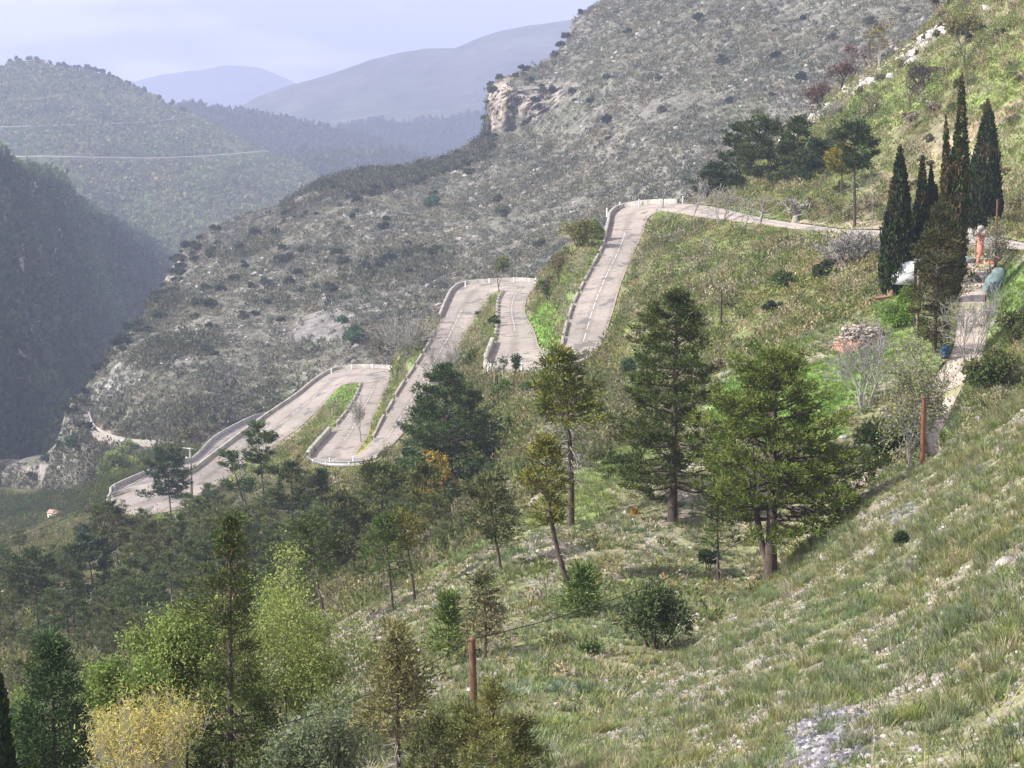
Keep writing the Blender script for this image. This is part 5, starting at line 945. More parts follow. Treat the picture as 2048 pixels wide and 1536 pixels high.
# bare deciduous trees
bt = [
 (slope,1727,822,635,155,'grey many-stemmed bare tree on the lawn in front of the woodpile',71,dict(stems=5,depth=4,r0=.16,first=.34,kids=3,twig=.019)),
 (slope,1812,938,635,165,'budding tree with pale green leaf tips behind the red-brown pole',72,dict(stems=3,depth=5,r0=.15,first=.30,kids=3,twig=.022,buds=2,budcol=(.24,.27,.13),bud=(.11,.08))),
 (slope,1937,742,548,130,'tall bare grey tree standing over the driveway',73,dict(stems=4,depth=4,r0=.15,first=.36,kids=3,twig=.02)),
 (slope,1984,545,430,110,'bare tree rising beside the tarpaulin at the gate',74,dict(stems=3,depth=4,r0=.10,first=.4,kids=3,twig=.018,buds=1,budcol=(.16,.19,.06))),
 (slope,1968,590,450,64,'thin sapling stem at the foot of the coral gate pillar',75,dict(stems=1,depth=3,r0=.06,first=.5,kids=2,twig=.012)),
 (hair,1519,449,386,54,'pollarded bare tree left one of the pair by the upper road',76,dict(stems=1,depth=4,r0=.34,first=.40,kids=2,twig=.03,bark='greybark',pollard=True)),
 (hair,1591,446,392,62,'pollarded bare tree with a fan of shoots, right of the pair by the upper road',77,dict(stems=1,depth=3,r0=.36,first=.34,kids=3,twig=.03,bark='greybark',pollard=True)),
 (hair,1325,420,350,44,'bare tree at the inside of the top bend',78,dict(stems=1,depth=4,r0=.24,first=.36,kids=2,twig=.03,bark='greybark')),
 (hair,1385,435,345,60,'tangled bare tree right of the top bend',79,dict(stems=3,depth=4,r0=.2,first=.36,kids=2,twig=.03)),
 (hair,1440,450,368,90,'spreading bare thicket tree against the upper road',80,dict(stems=5,depth=4,r0=.2,first=.36,kids=2,twig=.03)),
 (hair,1488,452,385,50,'small bare tree near the first pollarded tree',81,dict(stems=2,depth=4,r0=.15,first=.36,kids=2,twig=.03)),
 (hair,1705,540,456,120,'dome-shaped bare shrub tree with pale fanned twigs left of the cypresses',82,dict(stems=8,depth=4,r0=.16,first=.36,kids=3,twig=.028,spread=.4)),
 (hair,1008,560,508,36,'small round green-budded tree behind the second bend',83,dict(stems=1,depth=4,r0=.26,first=.34,kids=3,twig=.03,bark='greybark',buds=4,budcol=(.13,.17,.06),bud=(.32,.22))),
 (hair,998,583,536,20,'leafless leaning stem at the tip of the second bend island',84,dict(stems=1,depth=2,r0=.26,first=.6,kids=2,twig=.04,bark='bark')),
 (hair,866,681,606,34,'forked bare tree at the kerb of the middle straight',85,dict(stems=2,depth=3,r0=.2,first=.45,kids=2,twig=.035)),
 (hair,722,886,796,60,'bare tree with a fine round crown on the third bend island',86,dict(stems=1,depth=4,r0=.2,first=.36,kids=4,twig=.03,spread=.45)),
 (hair,1144,614,548,32,'bare sapling nearest the kerb halfway up the upper straight',87,dict(stems=1,depth=4,r0=.15,first=.45,kids=2,twig=.03)),
 (hair,1134,640,585,30,'bare sapling low on the kerb of the upper straight',88,dict(stems=1,depth=4,r0=.16,first=.45,kids=2,twig=.03)),
 (hair,1127,668,622,22,'little bare sapling at the bottom of the upper straight',89,dict(stems=1,depth=3,r0=.13,first=.45,kids=2,twig=.03)),
 (hair,1163,568,496,30,'tall thin bare sapling high on the kerb of the upper straight',90,dict(stems=1,depth=4,r0=.14,first=.45,kids=2,twig=.03)),
 (hair,820,715,622,110,'grey twiggy thicket on the outside of the middle straight',91,dict(stems=7,depth=4,r0=.2,first=.34,kids=3,twig=.03,bark='palebark')),
 (hair,775,725,640,70,'brownish twiggy thicket behind the rear of the fourth bend',92,dict(stems=5,depth=4,r0=.2,first=.34,kids=3,twig=.03,bark='greybark',buds=2,budcol=(.15,.13,.07),bud=(.3,.2))),
 (hair,880,810,665,120,'mass of fine grey branches hanging over the middle straight',93,dict(stems=7,depth=4,r0=.17,first=.36,kids=3,twig=.034,bark='palebark')),
 (hair,1757,136,36,90,'round pale-budded tree on the rocky skyline',94,dict(stems=2,depth=5,r0=.28,first=.32,kids=2,twig=.035,bark='greybark',buds=2,budcol=(.21,.19,.085),bud=(.34,.24))),
 (hair,1722,158,70,60,'rust-brown bare tree left of the pale-budded skyline tree',95,dict(stems=2,depth=5,r0=.2,first=.34,kids=2,twig=.035,bark='bark',buds=1,budcol=(.17,.10,.075),bud=(.3,.2))),
 (hair,1682,182,120,60,'reddish bare tree on the skyline below the rust-brown one',96,dict(stems=2,depth=4,r0=.2,first=.34,kids=3,twig=.035,bark='bark',buds=1,budcol=(.16,.09,.07),bud=(.3,.2))),
 (hair,1640,222,160,60,'reddish bare tree lowest along the rocky skyline',97,dict(stems=3,depth=4,r0=.2,first=.34,kids=3,twig=.035,bark='bark',buds=1,budcol=(.16,.10,.08),bud=(.3,.2))),
 (hair,1663,248,196,56,'grey bare shrub tree on the grass just inside the skyline',98,dict(stems=4,depth=4,r0=.16,first=.34,kids=3,twig=.03)),
 (hair,1878,28,-40,70,'dark-trunked leafing tree cut by the top of the picture',99,dict(stems=1,depth=4,r0=.3,first=.36,kids=3,twig=.035,bark='bark',buds=4,budcol=(.10,.125,.045),bud=(.34,.24))),
 (hair,1926,92,26,64,'yellowish budding tree above the path on the upper slope',100,dict(stems=2,depth=4,r0=.2,first=.34,kids=3,twig=.035,bark='greybark',buds=3,budcol=(.17,.165,.06),bud=(.3,.2))),
 (hair,1931,150,92,40,'thin dark dead tree on the upper slope',101,dict(stems=1,depth=4,r0=.22,first=.4,kids=2,twig=.03,bark='bark')),
 (hair,1818,222,152,60,'grey-brown bare tree in the middle of the upper pasture',102,dict(stems=1,depth=5,r0=.2,first=.34,kids=2,twig=.03,bark='bark')),
 (hair,1850,180,120,60,'brown twiggy bush tree above the middle of the pasture',103,dict(stems=4,depth=4,r0=.16,first=.34,kids=3,twig=.03,bark='bark')),
 (hair,1742,480,330,30,'thin ivy-clad dead stem left of the tall cypress',104,dict(stems=1,depth=3,r0=.14,first=.6,kids=2,twig=.025)),
 (hair,1925,470,280,24,'pale bare stem between the two right-hand cypresses',105,dict(stems=1,depth=3,r0=.14,first=.6,kids=2,twig=.025)),
 (bench,372,905,845,44,'yellowish budding tree beside the valley road',106,dict(stems=2,depth=4,r0=.3,first=.34,kids=3,twig=.05,bark='greybark',buds=3,budcol=(.18,.17,.075),bud=(.5,.34))),
 (bench,402,908,858,36,'dark bare tree between valley road and lowest wall',107,dict(stems=1,depth=4,r0=.32,first=.34,kids=3,twig=.05,bark='bark')),
 (slope,1795,545,490,70,'white-grey dead branches hanging by the van',108,dict(stems=4,depth=4,r0=.09,first=.36,kids=2,twig=.02)),
 (hair,1010,760,712,40,'leafing sapling in front of the second front bend wall',109,dict(stems=2,depth=3,r0=.12,first=.4,kids=2,twig=.025,buds=3,budcol=(.10,.14,.06),bud=(.24,.16))),
 (hair,1034,762,710,26,'dark spiky young conifer before the second front bend wall',110,dict(stems=1,depth=3,r0=.12,first=.6,kids=3,twig=.025,buds=5,budcol=(.05,.085,.04),bud=(.3,.14),spread=.3)),
]
for (sh, u, vb, vt, w, lab, sd, k) in bt:
    p, H, m = T(sh, u, vb, vt); put(bare_tree(sd, H, w*m, **k), 'bare_tree' if 'buds' not in k else 'budding_tree', lab, 'tree', p)
# more brush on the upper pasture and slopes, as copies of a few bushes
bsrc = [bush(400+i, 2.2, 1.3, n=420, col=c, leaf=(.24, .15), lumps=7, open_=.4) for i, c in enumerate([(.10,.105,.05),(.15,.12,.085),(.07,.085,.04),(.19,.16,.12)])]
be = []
LB = 'low twiggy bush scattered with its like on the open upper pasture'
rng = rng_(410); p, u, v = hair.scatter(150, rng, lambda u, v, p: ((u > 1560) & (v < 440))*1., -.5); ok = off_road(u, v, 6, (0,)); 
for i, q in enumerate(p[ok][:110]):
    s = rng.uniform(.55, 1.3)
    if len(be) < 4: be.append(put(bsrc[i], 'bush', LB, 'bush', q, 0, s, 'bushes of the upper pasture'))
    else: copy_thing(be[i % 4], q, rng.uniform(0, 6.28), s, LB, 'bushes of the upper pasture')
# evergreen oaks and dark bushes of the grey hillside
osrc = [bush(430+i, 4.2, 2.9, n=420, col=c, leaf=(.62, .42), lumps=8) for i, c in enumerate([(.046,.062,.036),(.054,.072,.04),(.042,.055,.034),(.075,.085,.05)])]
oe = []; LO = 'dark evergreen bush dotted with its like over the grey stony hillside'
rng = rng_(440)
def dark_d(u, v, p):
    w = .12+0*u
    w = np.where((np.abs(v-(560-.32*u)) < 75) & (u > 560) & (u < 990), 4.2, w)      # the dark belt under the skyline
    w = np.where((u < 520) & (v > 480) & (u+v*.75 < 800), 1.6, w)
    w = np.where((u < 900) & (v > 500), np.maximum(w, .5), w)
    w = np.where(((u-640)/75)**2+((v-655)/36)**2 < 1, 0, w)
    return w*np.clip(.4+1.8*fbm(p, 45, 3, 5), .03, 3)
p, u, v = grey.scatter(560, rng, dark_d, -.3, (-10, 2058, -10, 960)); ok = off_road(u, v, 5, (3,)) & (hair.vs[np.clip(((u-hair.us[0])/hair.du).astype(int), 0, len(hair.us)-1)] > v-2)
cl_spots = [(340,548),(326,575),(318,598),(296,612),(285,648),(260,662),(246,698),(222,712),(200,742),(186,758),(168,788),(150,806),(138,828),(352,522),(372,498),(400,480),(430,462),(210,728),(236,694),(272,655),(308,600),(1060,165),(1085,175),(1045,150),(1108,185),(1150,205),(1145,190),(1078,220),(1180,210),(1133,70),(1122,85),(1110,115),(1068,205),(1256,68),(1212,160),(1315,160),(1045,140),(1030,155),(962,300),(970,318),(938,335),(1000,160),(1020,220),(1070,235),(955,290)]
pts = [grey.at(a, b) for a, b in cl_spots]+list(p[ok])
for i, q in enumerate(pts[:280]):
    s = rng.uniform(.6, 1.5)
    if len(oe) < 4: oe.append(put(osrc[i], 'evergreen_bush', LO, 'bush', q-np.array([0, 0, .3]), 0, s, 'evergreen bushes of the grey hillside'))
    else: copy_thing(oe[i % 4], q-np.array([0, 0, .3]), rng.uniform(0, 6.28), s, LO, 'evergreen bushes of the grey hillside')
# trees along the skylines of the far hills
fsrc = [bush(460+i, 9, 11, n=120, col=(.05, .065, .035), leaf=(2.4, 1.6), lumps=5, stems=2) for i in range(3)]
fe = []
def far_tree(sheet, u, s, label, group):
    v = np.interp(u, sheet.us, sheet.vs); q = sheet.at(u, v+1.5); r = rng.uniform(0, 6.28)
    if len(fe) < 3: fe.append(put(fsrc[len(fe)], 'far_tree', label, 'tree', q, r, s, group))
    else: copy_thing(fe[int(rng.integers(0, 3))], q, r, s, label, group)
for u in (20, 36, 56, 60, 73, 76, 100, 117, 128, 135, 140, 150, 157, 175, 181, 186, 191, 196, 205, 222, 235, 253, 259, 268, 290, 320, 343, 365, 368): far_tree(dome, u, rng.uniform(.55, 1.0), 'small dark tree on the ridge line of the far rounded hill', 'trees on the far hill ridge')
for u in (400, 404, 442, 455, 458, 482, 485, 505, 520, 545, 560, 575, 600, 615, 640, 655, 690, 720): far_tree(r2, u, rng.uniform(.6, 1.2), 'tiny tree on the hazy ridge beyond the far hill', 'trees on the hazy ridge')

# ------------------------------------------------------------------ the trees close below the viewpoint
def near(u, v, d): return P(u, v, d)
def near_tree(u, vt, d, zb):
    "place a tree whose top shows at (u, vt) at depth d and which stands on the slope zb metres below its top"
    p = P(u, vt, d); return np.array([p[0], p[1], p[2]-zb])
q = near_tree(440, 1035, 46, 9.0)
e = put(pine(501, 9.0, 3.6, base=.08, prof=[(0,1.),(.2,.95),(.40,.62),(.52,.48),(.60,.40),(.68,.34),(.76,.52),(.82,.34),(.9,.17),(1,.08)], nb=105, per=40, col=(.036,.060,.022), col2=(.060,.068,.026), droop=.12, up=.3, needle=(.10,.028), crad=.24, spacing=.28, lobe_amt=.6, r0=.10, lean=.03), 'conifer_tree', 'tall ragged conifer hung with brown cones in the bottom left', 'conifer', q)
mb = MB(); rng = rng_(502)
for k in range(150):
    h = 9*rng.choice([rng.uniform(.84, .98), rng.uniform(.5, .8), rng.uniform(.3, .95)]); a = rng.uniform(0, 6.28); r = .12+abs(rng.normal())*.22*(1.25-h/9)*2
    mb.lathe((r*math.cos(a)+.03*h, r*math.sin(a), h), [(.003, .036), (.022, .018), (.025, -.008), (.014, -.03), (.003, -.04)], 6)
c = link('cones', mb.mesh('cones'), M['cone'], e); c['kind'] = 'stuff'
q = near_tree(100, 1290, 42, 6.5)
put(pine(503, 6.5, 2.7, base=.0, prof=[(0,1.),(.25,.95),(.5,.7),(.75,.5),(1,.16)], nb=130, per=44, col=(.030,.052,.026), col2=(.055,.085,.038), up=.4, needle=(.10,.032), crad=.25, spacing=.27, lobe_amt=.6, r0=.08), 'conifer_tree', 'dense blackish-green conifer in the bottom left corner', 'conifer', q)
q = near_tree(-28, 1235, 40, 6.5)
put(cypress(504, 6.5, [(0,0,1,.85),(.1,.1,.9,.7)], n=9000, col=(.022,.034,.014), brown=.1, leaf=(.13,.06)), 'cypress_tree', 'dark cypress edge running down the left border', 'cypress', q)
def leafy(seed, H, W, n_leaf, col, leaf, stems=2, depth=5, r0=.09, label=None, u=0, vt=0, d=0, name='leafy_tree', cat='tree', tips=14, rad=.26, bark='bark', first=.34, spread=.5, up=.3):
    q = near_tree(u, vt, d, H); P_ = bare_tree(seed, H, W, stems=stems, depth=depth, r0=r0, first=first, kids=3, twig=.006, bark=bark, buds=tips, budcol=col, bud=leaf, spread=spread, up=up)
    return put(P_, name, label, cat, q)
leafy(511, 6.6, 5.4, 0, (.27,.33,.10), (.062,.046), stems=4, u=545, vt=1140, d=50, label='spreading bright spring-green tree behind the coned conifer', tips=9)
leafy(512, 4.6, 1.9, 0, (.25,.32,.09), (.075,.055), stems=2, u=360, vt=1205, d=49, label='rounded bright green tree crown left of the coned conifer', tips=9)
leafy(513, 3.6, 2.2, 0, (.21,.28,.075), (.08,.06), stems=3, u=240, vt=1325, d=47, label='low leafy green tree between the black conifer and the bamboo', tips=13)
leafy(514, 3.2, 1.3, 0, (.19,.27,.07), (.075,.055), stems=2, u=50, vt=1375, d=46, label='light green sapling showing left of the black conifer', tips=10)
leafy(515, 2.9, 2.1, 0, (.45,.41,.145), (.10,.02), stems=22, depth=3, r0=.016, u=300, vt=1372, d=39, label='yellow bamboo clump in the lower left', name='bamboo_clump', cat='bamboo', tips=5, bark='palebark', first=.62, spread=.13, up=1.1)
leafy(516, 3.0, 2.0, 0, (.20,.24,.13), (.08,.04), stems=4, depth=4, u=640, vt=1400, d=41, label='grey-green leafy shrub at the foot of the bright green tree', name='leafy_shrub', cat='shrub', tips=12)
jn = [(868,1440,38,1.9,1.35,'bushy bronze juniper at the lower edge left of the wooden pole',521),(985,1378,36,2.6,1.3,'drooping-tipped juniper over the foot of the wooden pole',522),(1040,1440,37,1.9,1.0,'feathery juniper right of the wooden pole foot',523),(930,1425,44,1.3,.9,'dark small juniper between the two larger junipers',524)]
for (u, vt, d, H, W, lab, sd) in jn:
    put(pine(sd, H, W, base=.02, prof=[(0,.8),(.3,1.),(.6,.7),(.8,.3),(1,.1)], nb=46, per=40, col=(.075,.095,.036), col2=(.12,.12,.05), up=.8, needle=(.07,.022), crad=.15, spacing=.18, lobe_amt=.8, r0=.03), 'juniper', lab, 'juniper', near_tree(u, vt, d, H))
rb = near_tree(510, 1408, 52, .25); mb = MB(); rng = rng_(530)
# ------------------------------------------------------------------ road furniture
rng = rng_(700)
LW = .5
def wall_run(road, side, i0, i1, name, label, h=.75, w=.45, mat='conc', off=.25, group=None, cat='parapet', jit=.0, step=.9, foot=.9):
    e = road.edge(side, i0, i1, off, step); c = e.mean(0)
    o = link(name, wall_mb(e-c, h, w, foot, jit, rng).mesh(name), M[mat]); o.location = c; return tag(o, label, cat, group)
def blocks(road, side, i0, i1, label, group, L=7.0, gap=.7, h=.38, w=.36, off=.2):
    e = road.edge(side, i0, i1, off, .35); n = len(e); k = 0
    while k < n-4:
        m = int(L/.35*rng.uniform(.7, 1.25)); seg = e[k:min(n, k+m)]
        if len(seg) > 3:
            c = seg.mean(0); o = link('parapet_block', wall_mb(seg[::2] if len(seg) > 6 else seg, h*rng.uniform(.85, 1.15), w, .9, .05, rng).mesh('parapet_block'), M['stone'])
            o.data.transform(__import__('mathutils').Matrix.Translation(-c)); o.location = c; tag(o, label, 'parapet block', group)
        k += m+max(1, int(gap/.35*rng.uniform(.6, 1.6)))
# top bend
wall_run(main, 'A', 12.6, 17.5, 'parapet_wall', 'curved concrete parapet round the outside of the topmost road bend')
blocks(main, 'A', 17.6, 22.4, 'low stone kerb block along the outer edge of the upper straight', 'kerb blocks of the upper straight')
wall_run(main, 'B', 25.6, 28.4, 'parapet_wall', 'white-topped concrete wall at the second front bend corner', h=.85, w=.55)
wall_run(main, 'B', 22.6, 25.5, 'parapet_wall', 'low pale kerb wall hidden by blossom at the second front bend', h=.4, w=.4)
blocks(main, 'B', 28.6, 33.0, 'low stone kerb block between the second front bend and its rear bend', 'kerb blocks below the second rear bend', L=4.5, gap=.7)
wall_run(main, 'A', 33.0, 39.3, 'parapet_wall', 'long curved parapet round the rear of the second bend')
blocks(main, 'A', 39.8, 45.2, 'low stone kerb block along the outer edge of the middle straight', 'kerb blocks of the middle straight', L=6.5)
wall_run(main, 'B', 50.1, 52.3, 'parapet_wall', 'pale concrete wall leading to the guard rail at the third front bend', h=.9, w=.6)
blocks(main, 'B', 52.5, 55.6, 'low stone kerb block along the short straight above the third front bend', 'kerb blocks above the third front bend', L=6)
wall_run(main, 'A', 55.7, 62.9, 'parapet_wall', 'curved parapet round the rear of the fourth bend')
wall_run(main, 'A', 62.9, 69.0, 'parapet_wall', 'long straight concrete parapet running down to the lowest bend', h=.85)
wall_run(low, 'A', .3, 8, 'parapet_wall', 'outer parapet of the lower road seen behind the long straight parapet', h=.85)
wall_run(low, 'B', 5.3, 7.9, 'parapet_wall', 'inner retaining parapet between the two lowest road legs', h=.7)
wall_run(main, 'A', 3.0, 4.4, 'parapet_wall', 'low pale wall along the upper road behind the gate', h=.4)
wall_run(valley, 'B', .5, 5.5, 'parapet_wall', 'faint pale rock-foot wall along the valley road', h=1.0, w=.4, mat='stone')
# white bollards
def bollard(u, v, road, label, group):
    q = None; best = 1e9
    for e in (road.A, road.B):
        a, b, d = proj(e); k = np.argmin((a-u)**2+(b-v)**2); dd = (a[k]-u)**2+(b[k]-v)**2
        if dd < best: best = dd; z = e[k][2]
    d = d_of_z(u, v, z-CAM[2]); p = P(u, v, d)
    global BOL
    if BOL is None:
        mb = MB(); mb.lathe((0, 0, 0), [(.14, -.5), (.14, .95), (.12, 1.02), (.001, 1.04)], 10); b2 = MB(); b2.lathe((0, 0, .82), [(.145, -.04), (.148, 0), (.145, .04)], 10)
        BOL = empty('bollard', p); link('post', mb.mesh('post', smooth=True), M['whitep'], BOL); link('reflector_band', b2.mesh('reflector_band'), M['steel'], BOL); BOL['label'] = label; BOL['category'] = 'bollard'; BOL['group'] = group
    else: copy_thing(BOL, p, 0, 1.0, label, group)
BOL = None
for g, lab, road, pts in (
  ('bollards of the top bend', 'white bollard on the outside of the topmost road bend', main, [(1214,428),(1240,416),(1278,411),(1366,405)]),
  ('bollards of the second rear bend', 'white bollard at the rear of the second bend', main, [(931,573),(979,567),(1028,565),(1072,566)]),
  ('bollards of the second front bend', 'white bollard by the second front bend', main, [(991,742),(1044,743)]),
  ('bollards of the fourth rear bend', 'white bollard at the rear of the fourth bend', main, [(663,746),(704,738),(746,738),(780,740)]),
  ('bollards of the third front bend', 'white bollard behind the metal guard rail', main, [(660,929),(707,927)]),
  ('bollards of the lowest bends', 'white bollard along the lowest walls of the road', low, [(489,846),(530,836),(229,980)]),
  ('bollards at the lowest front bend', 'white bollard at the lowest front bend of the road', main, [(215,1008),(311,1021)])):
    for (u, v) in pts: bollard(u, v, road, lab, g)
# guard rail of the third front bend
e = main.edge('B', 44.0, 50.05, .5, .5)
gr = tag(empty('guard_rail', e[0]), 'curved galvanised guard rail on the third front bend', 'guard rail')
mb = MB(); pr = [(0, .45), (.06, .52), (0, .60), (.06, .68), (0, .75)]
t = np.gradient(e, axis=0); t[:, 2] = 0; t = unit(t); nn = np.stack([t[:, 1], -t[:, 0], 0*t[:, 0]], -1)
rows = np.stack([e+nn*a+np.array([0, 0, b]) for a, b in pr], 1); m = len(e)
mb.add((rows-e[0]).reshape(-1, 3), [(i*5+j, i*5+j+1, (i+1)*5+j+1, (i+1)*5+j) for i in range(m-1) for j in range(4)])
link('rail', mb.mesh('rail'), M['steel'], gr)
for k in range(0, m, 8):
    pb = MB(); pb.box((0, 0, .1), (.12, .12, 1.3)); o = link('rail_post', pb.mesh('rail_post'), M['steel'], gr); o.location = e[k]-e[0]
# ------------------------------------------------------------------ poles and cables
def pole(base, top, r0, r1, mat, label, name='utility_pole', extra=None, cat='pole'):
    o = tag(empty(name, base), label, cat); mb = MB(); z = np.linspace(-.8, 1, 8)[:, None]; z[0] = -.12
    pts = (np.asarray(top)-base)*z; mb.tube(pts, np.linspace(r0, r1, 8), 8); 
    c = link('post', mb.mesh('post', smooth=True), M[mat], o)
    cp = MB(); cp.lathe(tuple(pts[-1]), [(r1, -.02), (r1*1.02, .01), (.001, .05)], 8); link('cap', cp.mesh('cap'), M[mat], c)
    hk = MB(); hk.tube([pts[-1]-[0, 0, .28], pts[-1]+[r1+.10, -.05, -.28]], .018, 6); hk.lathe(tuple(pts[-1]+np.array([r1+.10, -.05, -.28])), [(.001, -.05), (.035, -.03), (.03, .03), (.001, .06)], 8); link('insulator', hk.mesh('insulator'), M['darkmetal'], c)
    return o, np.asarray(base)+pts[-1]
d1 = 46; t1 = P(944, 1278, d1); b1 = P(957, 1600, d1); b1 = np.array([b1[0]-.02, t1[1]-.1, t1[2]-5.6])
_, k1 = pole(b1, t1, .115, .09, 'woodpole', 'rough wooden pole with peeling bark in the foreground left of centre')
b2 = fore.at(1845, 926); dd = proj(b2)[2]; t2 = b2+np.array([-.02*3, 0, (926-789)*dd/F]); _, k2 = pole(b2, t2, .13, .10, 'redpole', 'red-brown pole standing on the crest of the grassy spur')
b3 = slope.at(1834, 662); dd = proj(b3)[2]; t3 = b3+np.array([-.05, 0, (662-540)*dd/F]); _, k3 = pole(b3, t3, .13, .10, 'greypole', 'grey-brown pole in front of the bronze conifer')
b4 = hair.at(1442, 676); dd = proj(b4)[2]; t4 = b4+np.array([-.05, 0, (676-580)*dd/F]); _, k4 = pole(b4, t4, .11, .09, 'darkpole', 'thin dark pole in the brush right of the upper straight')
b5 = hair.at(982, 822); dd = proj(b5)[2]; t5 = b5+np.array([8*dd/F, 0, (822-750)*dd/F]); pole(b5, t5, .13, .11, 'greypole', 'brown leaning pole, left of the twin poles under the second bend')
b6 = hair.at(998, 812); dd = proj(b6)[2]; t6 = b6+np.array([-5*dd/F, 0, (812-750)*dd/F]); pole(b6, t6, .13, .11, 'darkpole', 'dark leaning pole, right of the twin poles under the second bend')
b7 = slope.at(1990, 545); dd = proj(b7)[2]; t7 = b7+np.array([-2*dd/F, 0, (545-400)*dd/F]); _, k7 = pole(b7, t7, .10, .08, 'redpole', 'slim reddish pole behind the coral gate pillar')
b9 = slope.at(1228, 905); dd = proj(b9)[2]
# concrete pole by the lowest leg
b8 = hair.at(385, 1008); dd = proj(b8)[2]; h8 = (1008-893)*dd/F; o8 = tag(empty('concrete_pole', b8), 'pale concrete power pole with a crossarm before the lowest road leg', 'pole')
mb = MB(); mb.box((-.02*h8*.5, 0, h8/2-.4), (.62, .42, h8+.8), 0, .55); link('post', mb.mesh('post'), M['conc'], o8)
mb = MB(); mb.box((-.3, 0, h8-.15), (.14, 3.4, .16), R(62)); link('crossarm', mb.mesh('crossarm'), M['steel'], o8)
mb = MB(); mb.box((-.75, -.05, h8*.80), (.62, .42, .8)); mb.box((-.45, -.03, h8*.80), (.3, .1, .12)); link('junction_box', mb.mesh('junction_box'), M['whitep'], o8)
def cable(a, b, sag, label, r=.018):
    a, b = np.asarray(a), np.asarray(b); x = np.linspace(0, 1, 25)[:, None]; pts = a*(1-x)+b*x; pts[:, 2] -= (4*x*(1-x))[:, 0]*sag
    mb = MB(); mb.tube(pts-a, r, 5, cap=False); o = link('cable', mb.mesh('cable'), M['wire']); o.location = a; tag(o, label, 'cable')
cable(k1, k2, 1.7, 'black cable from the foreground wooden pole up to the red-brown pole', .014)
cable(k1, P(540, 1455, 40), .25, 'black cable from the foreground wooden pole down to the left', .013)
cable(k4, k3, 1.0, 'thin black cable from the dark pole towards the grey-brown pole', .022)
cable(k4, P(1255, 760, 175), .8, 'thin black cable sloping down left from the dark pole', .02)
cable(k7, P(2120, 275, 120), .6, 'thin black cable rising right from the reddish pole', .018)
top8 = b8+np.array([-.3, 0, h8-.05])
for i, (oy, lab) in enumerate(((-1.4, 'lower power line sloping to the valley from the concrete pole'), (1.4, 'upper power line sloping to the valley from the concrete pole'))):
    ca, sa = math.cos(R(62)), math.sin(R(62)); a = top8+np.array([-sa*oy, ca*oy, .12]); cable(a, P(-60, 1090+oy*9, 300), 2.5, lab, .04)
# lattice pylon on the ridge of the grey hillside
pb = grey.at(672, 352); dd = proj(pb)[2]; hh = 62*dd/F
py = tag(empty('lattice_pylon', pb), 'faint lattice power pylon on the skyline ridge of the grey hillside', 'pylon')
mb = MB()
for sx in (-1, 1):
    for sy in (-1, 1): mb.tube([(sx*1.3, sy*1.3, -2), (sx*.35, sy*.35, hh*.55)], .06, 4); mb.tube([(sx*.35, sy*.35, hh*.55), (sx*3.0, sy*.3, hh)], .055, 4)
for k in range(6):
    z0, z1 = hh*.55*k/6, hh*.55*(k+1)/6; a0, a1 = 1.3-.95*k/6, 1.3-.95*(k+1)/6
    for s in (-1, 1): mb.tube([(s*a0, -a0, z0), (-s*a1, -a1, z1)], .04, 4); mb.tube([(s*a0, a0, z0), (-s*a1, a1, z1)], .06, 4)
link('tower_frame', mb.mesh('tower_frame'), M['faintsteel'], py)
mb = MB(); mb.tube([(-5.5, 0, hh*.86), (5.5, 0, hh*.86)], .07, 4); mb.tube([(-5.5, 0, hh*.86), (-2.4, 0, hh*.93)], .05, 4); mb.tube([(5.5, 0, hh*.86), (2.4, 0, hh*.93)], .07, 4); link('crossarm', mb.mesh('crossarm'), M['faintsteel'], py)
# ------------------------------------------------------------------ the gate, the drive and what stands there
zg = drive.A[6][2]
pg = P(1958, 536, d_of_z(1958, 536, -17.55)); m = proj(pg)[2]/F
gp = tag(empty('gate_pillar', pg), 'coral-pink rendered gate pillar topped by a stone urn', 'gate pillar')
hp0 = 66*m; mb = MB(); mb.box((0, 0, hp0/2-.2), (.52, .52, hp0+.4)); link('shaft', mb.mesh('shaft'), M['coral'], gp)
mb = MB(); mb.box((0, 0, hp0+.05), (.66, .66, .10)); mb.box((0, 0, hp0+.13), (.56, .56, .06)); gcap = link('cap', mb.mesh('cap'), M['coral'], gp)
mb = MB(); mb.lathe((0, 0, hp0+.16), [(.12, 0), (.10, .08), (.16, .14), (.27, .30), (.30, .42), (.24, .54), (.12, .62), (.001, .66)], 14); link('urn', mb.mesh('urn', smooth=True), M['stone'], gcap)
pc = pg+np.array([.26, 0, 0]); 
lw = tag(empty('boundary_wall', pg+np.array([.95, -.1, 0])), 'low coral boundary wall right of the gate pillar', 'wall')
mb = MB(); mb.box((0, 0, .25), (1.3, .3, 1.0)); link('wall_body', mb.mesh('wall_body'), M['coral'], lw); mb = MB(); mb.box((0, 0, .785), (1.36, .38, .07)); link('coping', mb.mesh('coping'), M['stone'], lw)
sw = tag(empty('gate_post', pg+np.array([1.5, -.05, 0])), 'short orange brick stub post beside the low coral wall', 'post')
mb = MB(); mb.box((0, 0, .4), (.34, .34, 1.3)); link('shaft', mb.mesh('shaft'), M['coral'], sw); mb = MB(); mb.box((0, 0, 1.08), (.42, .42, .06)); link('cap', mb.mesh('cap'), M['stone'], sw)
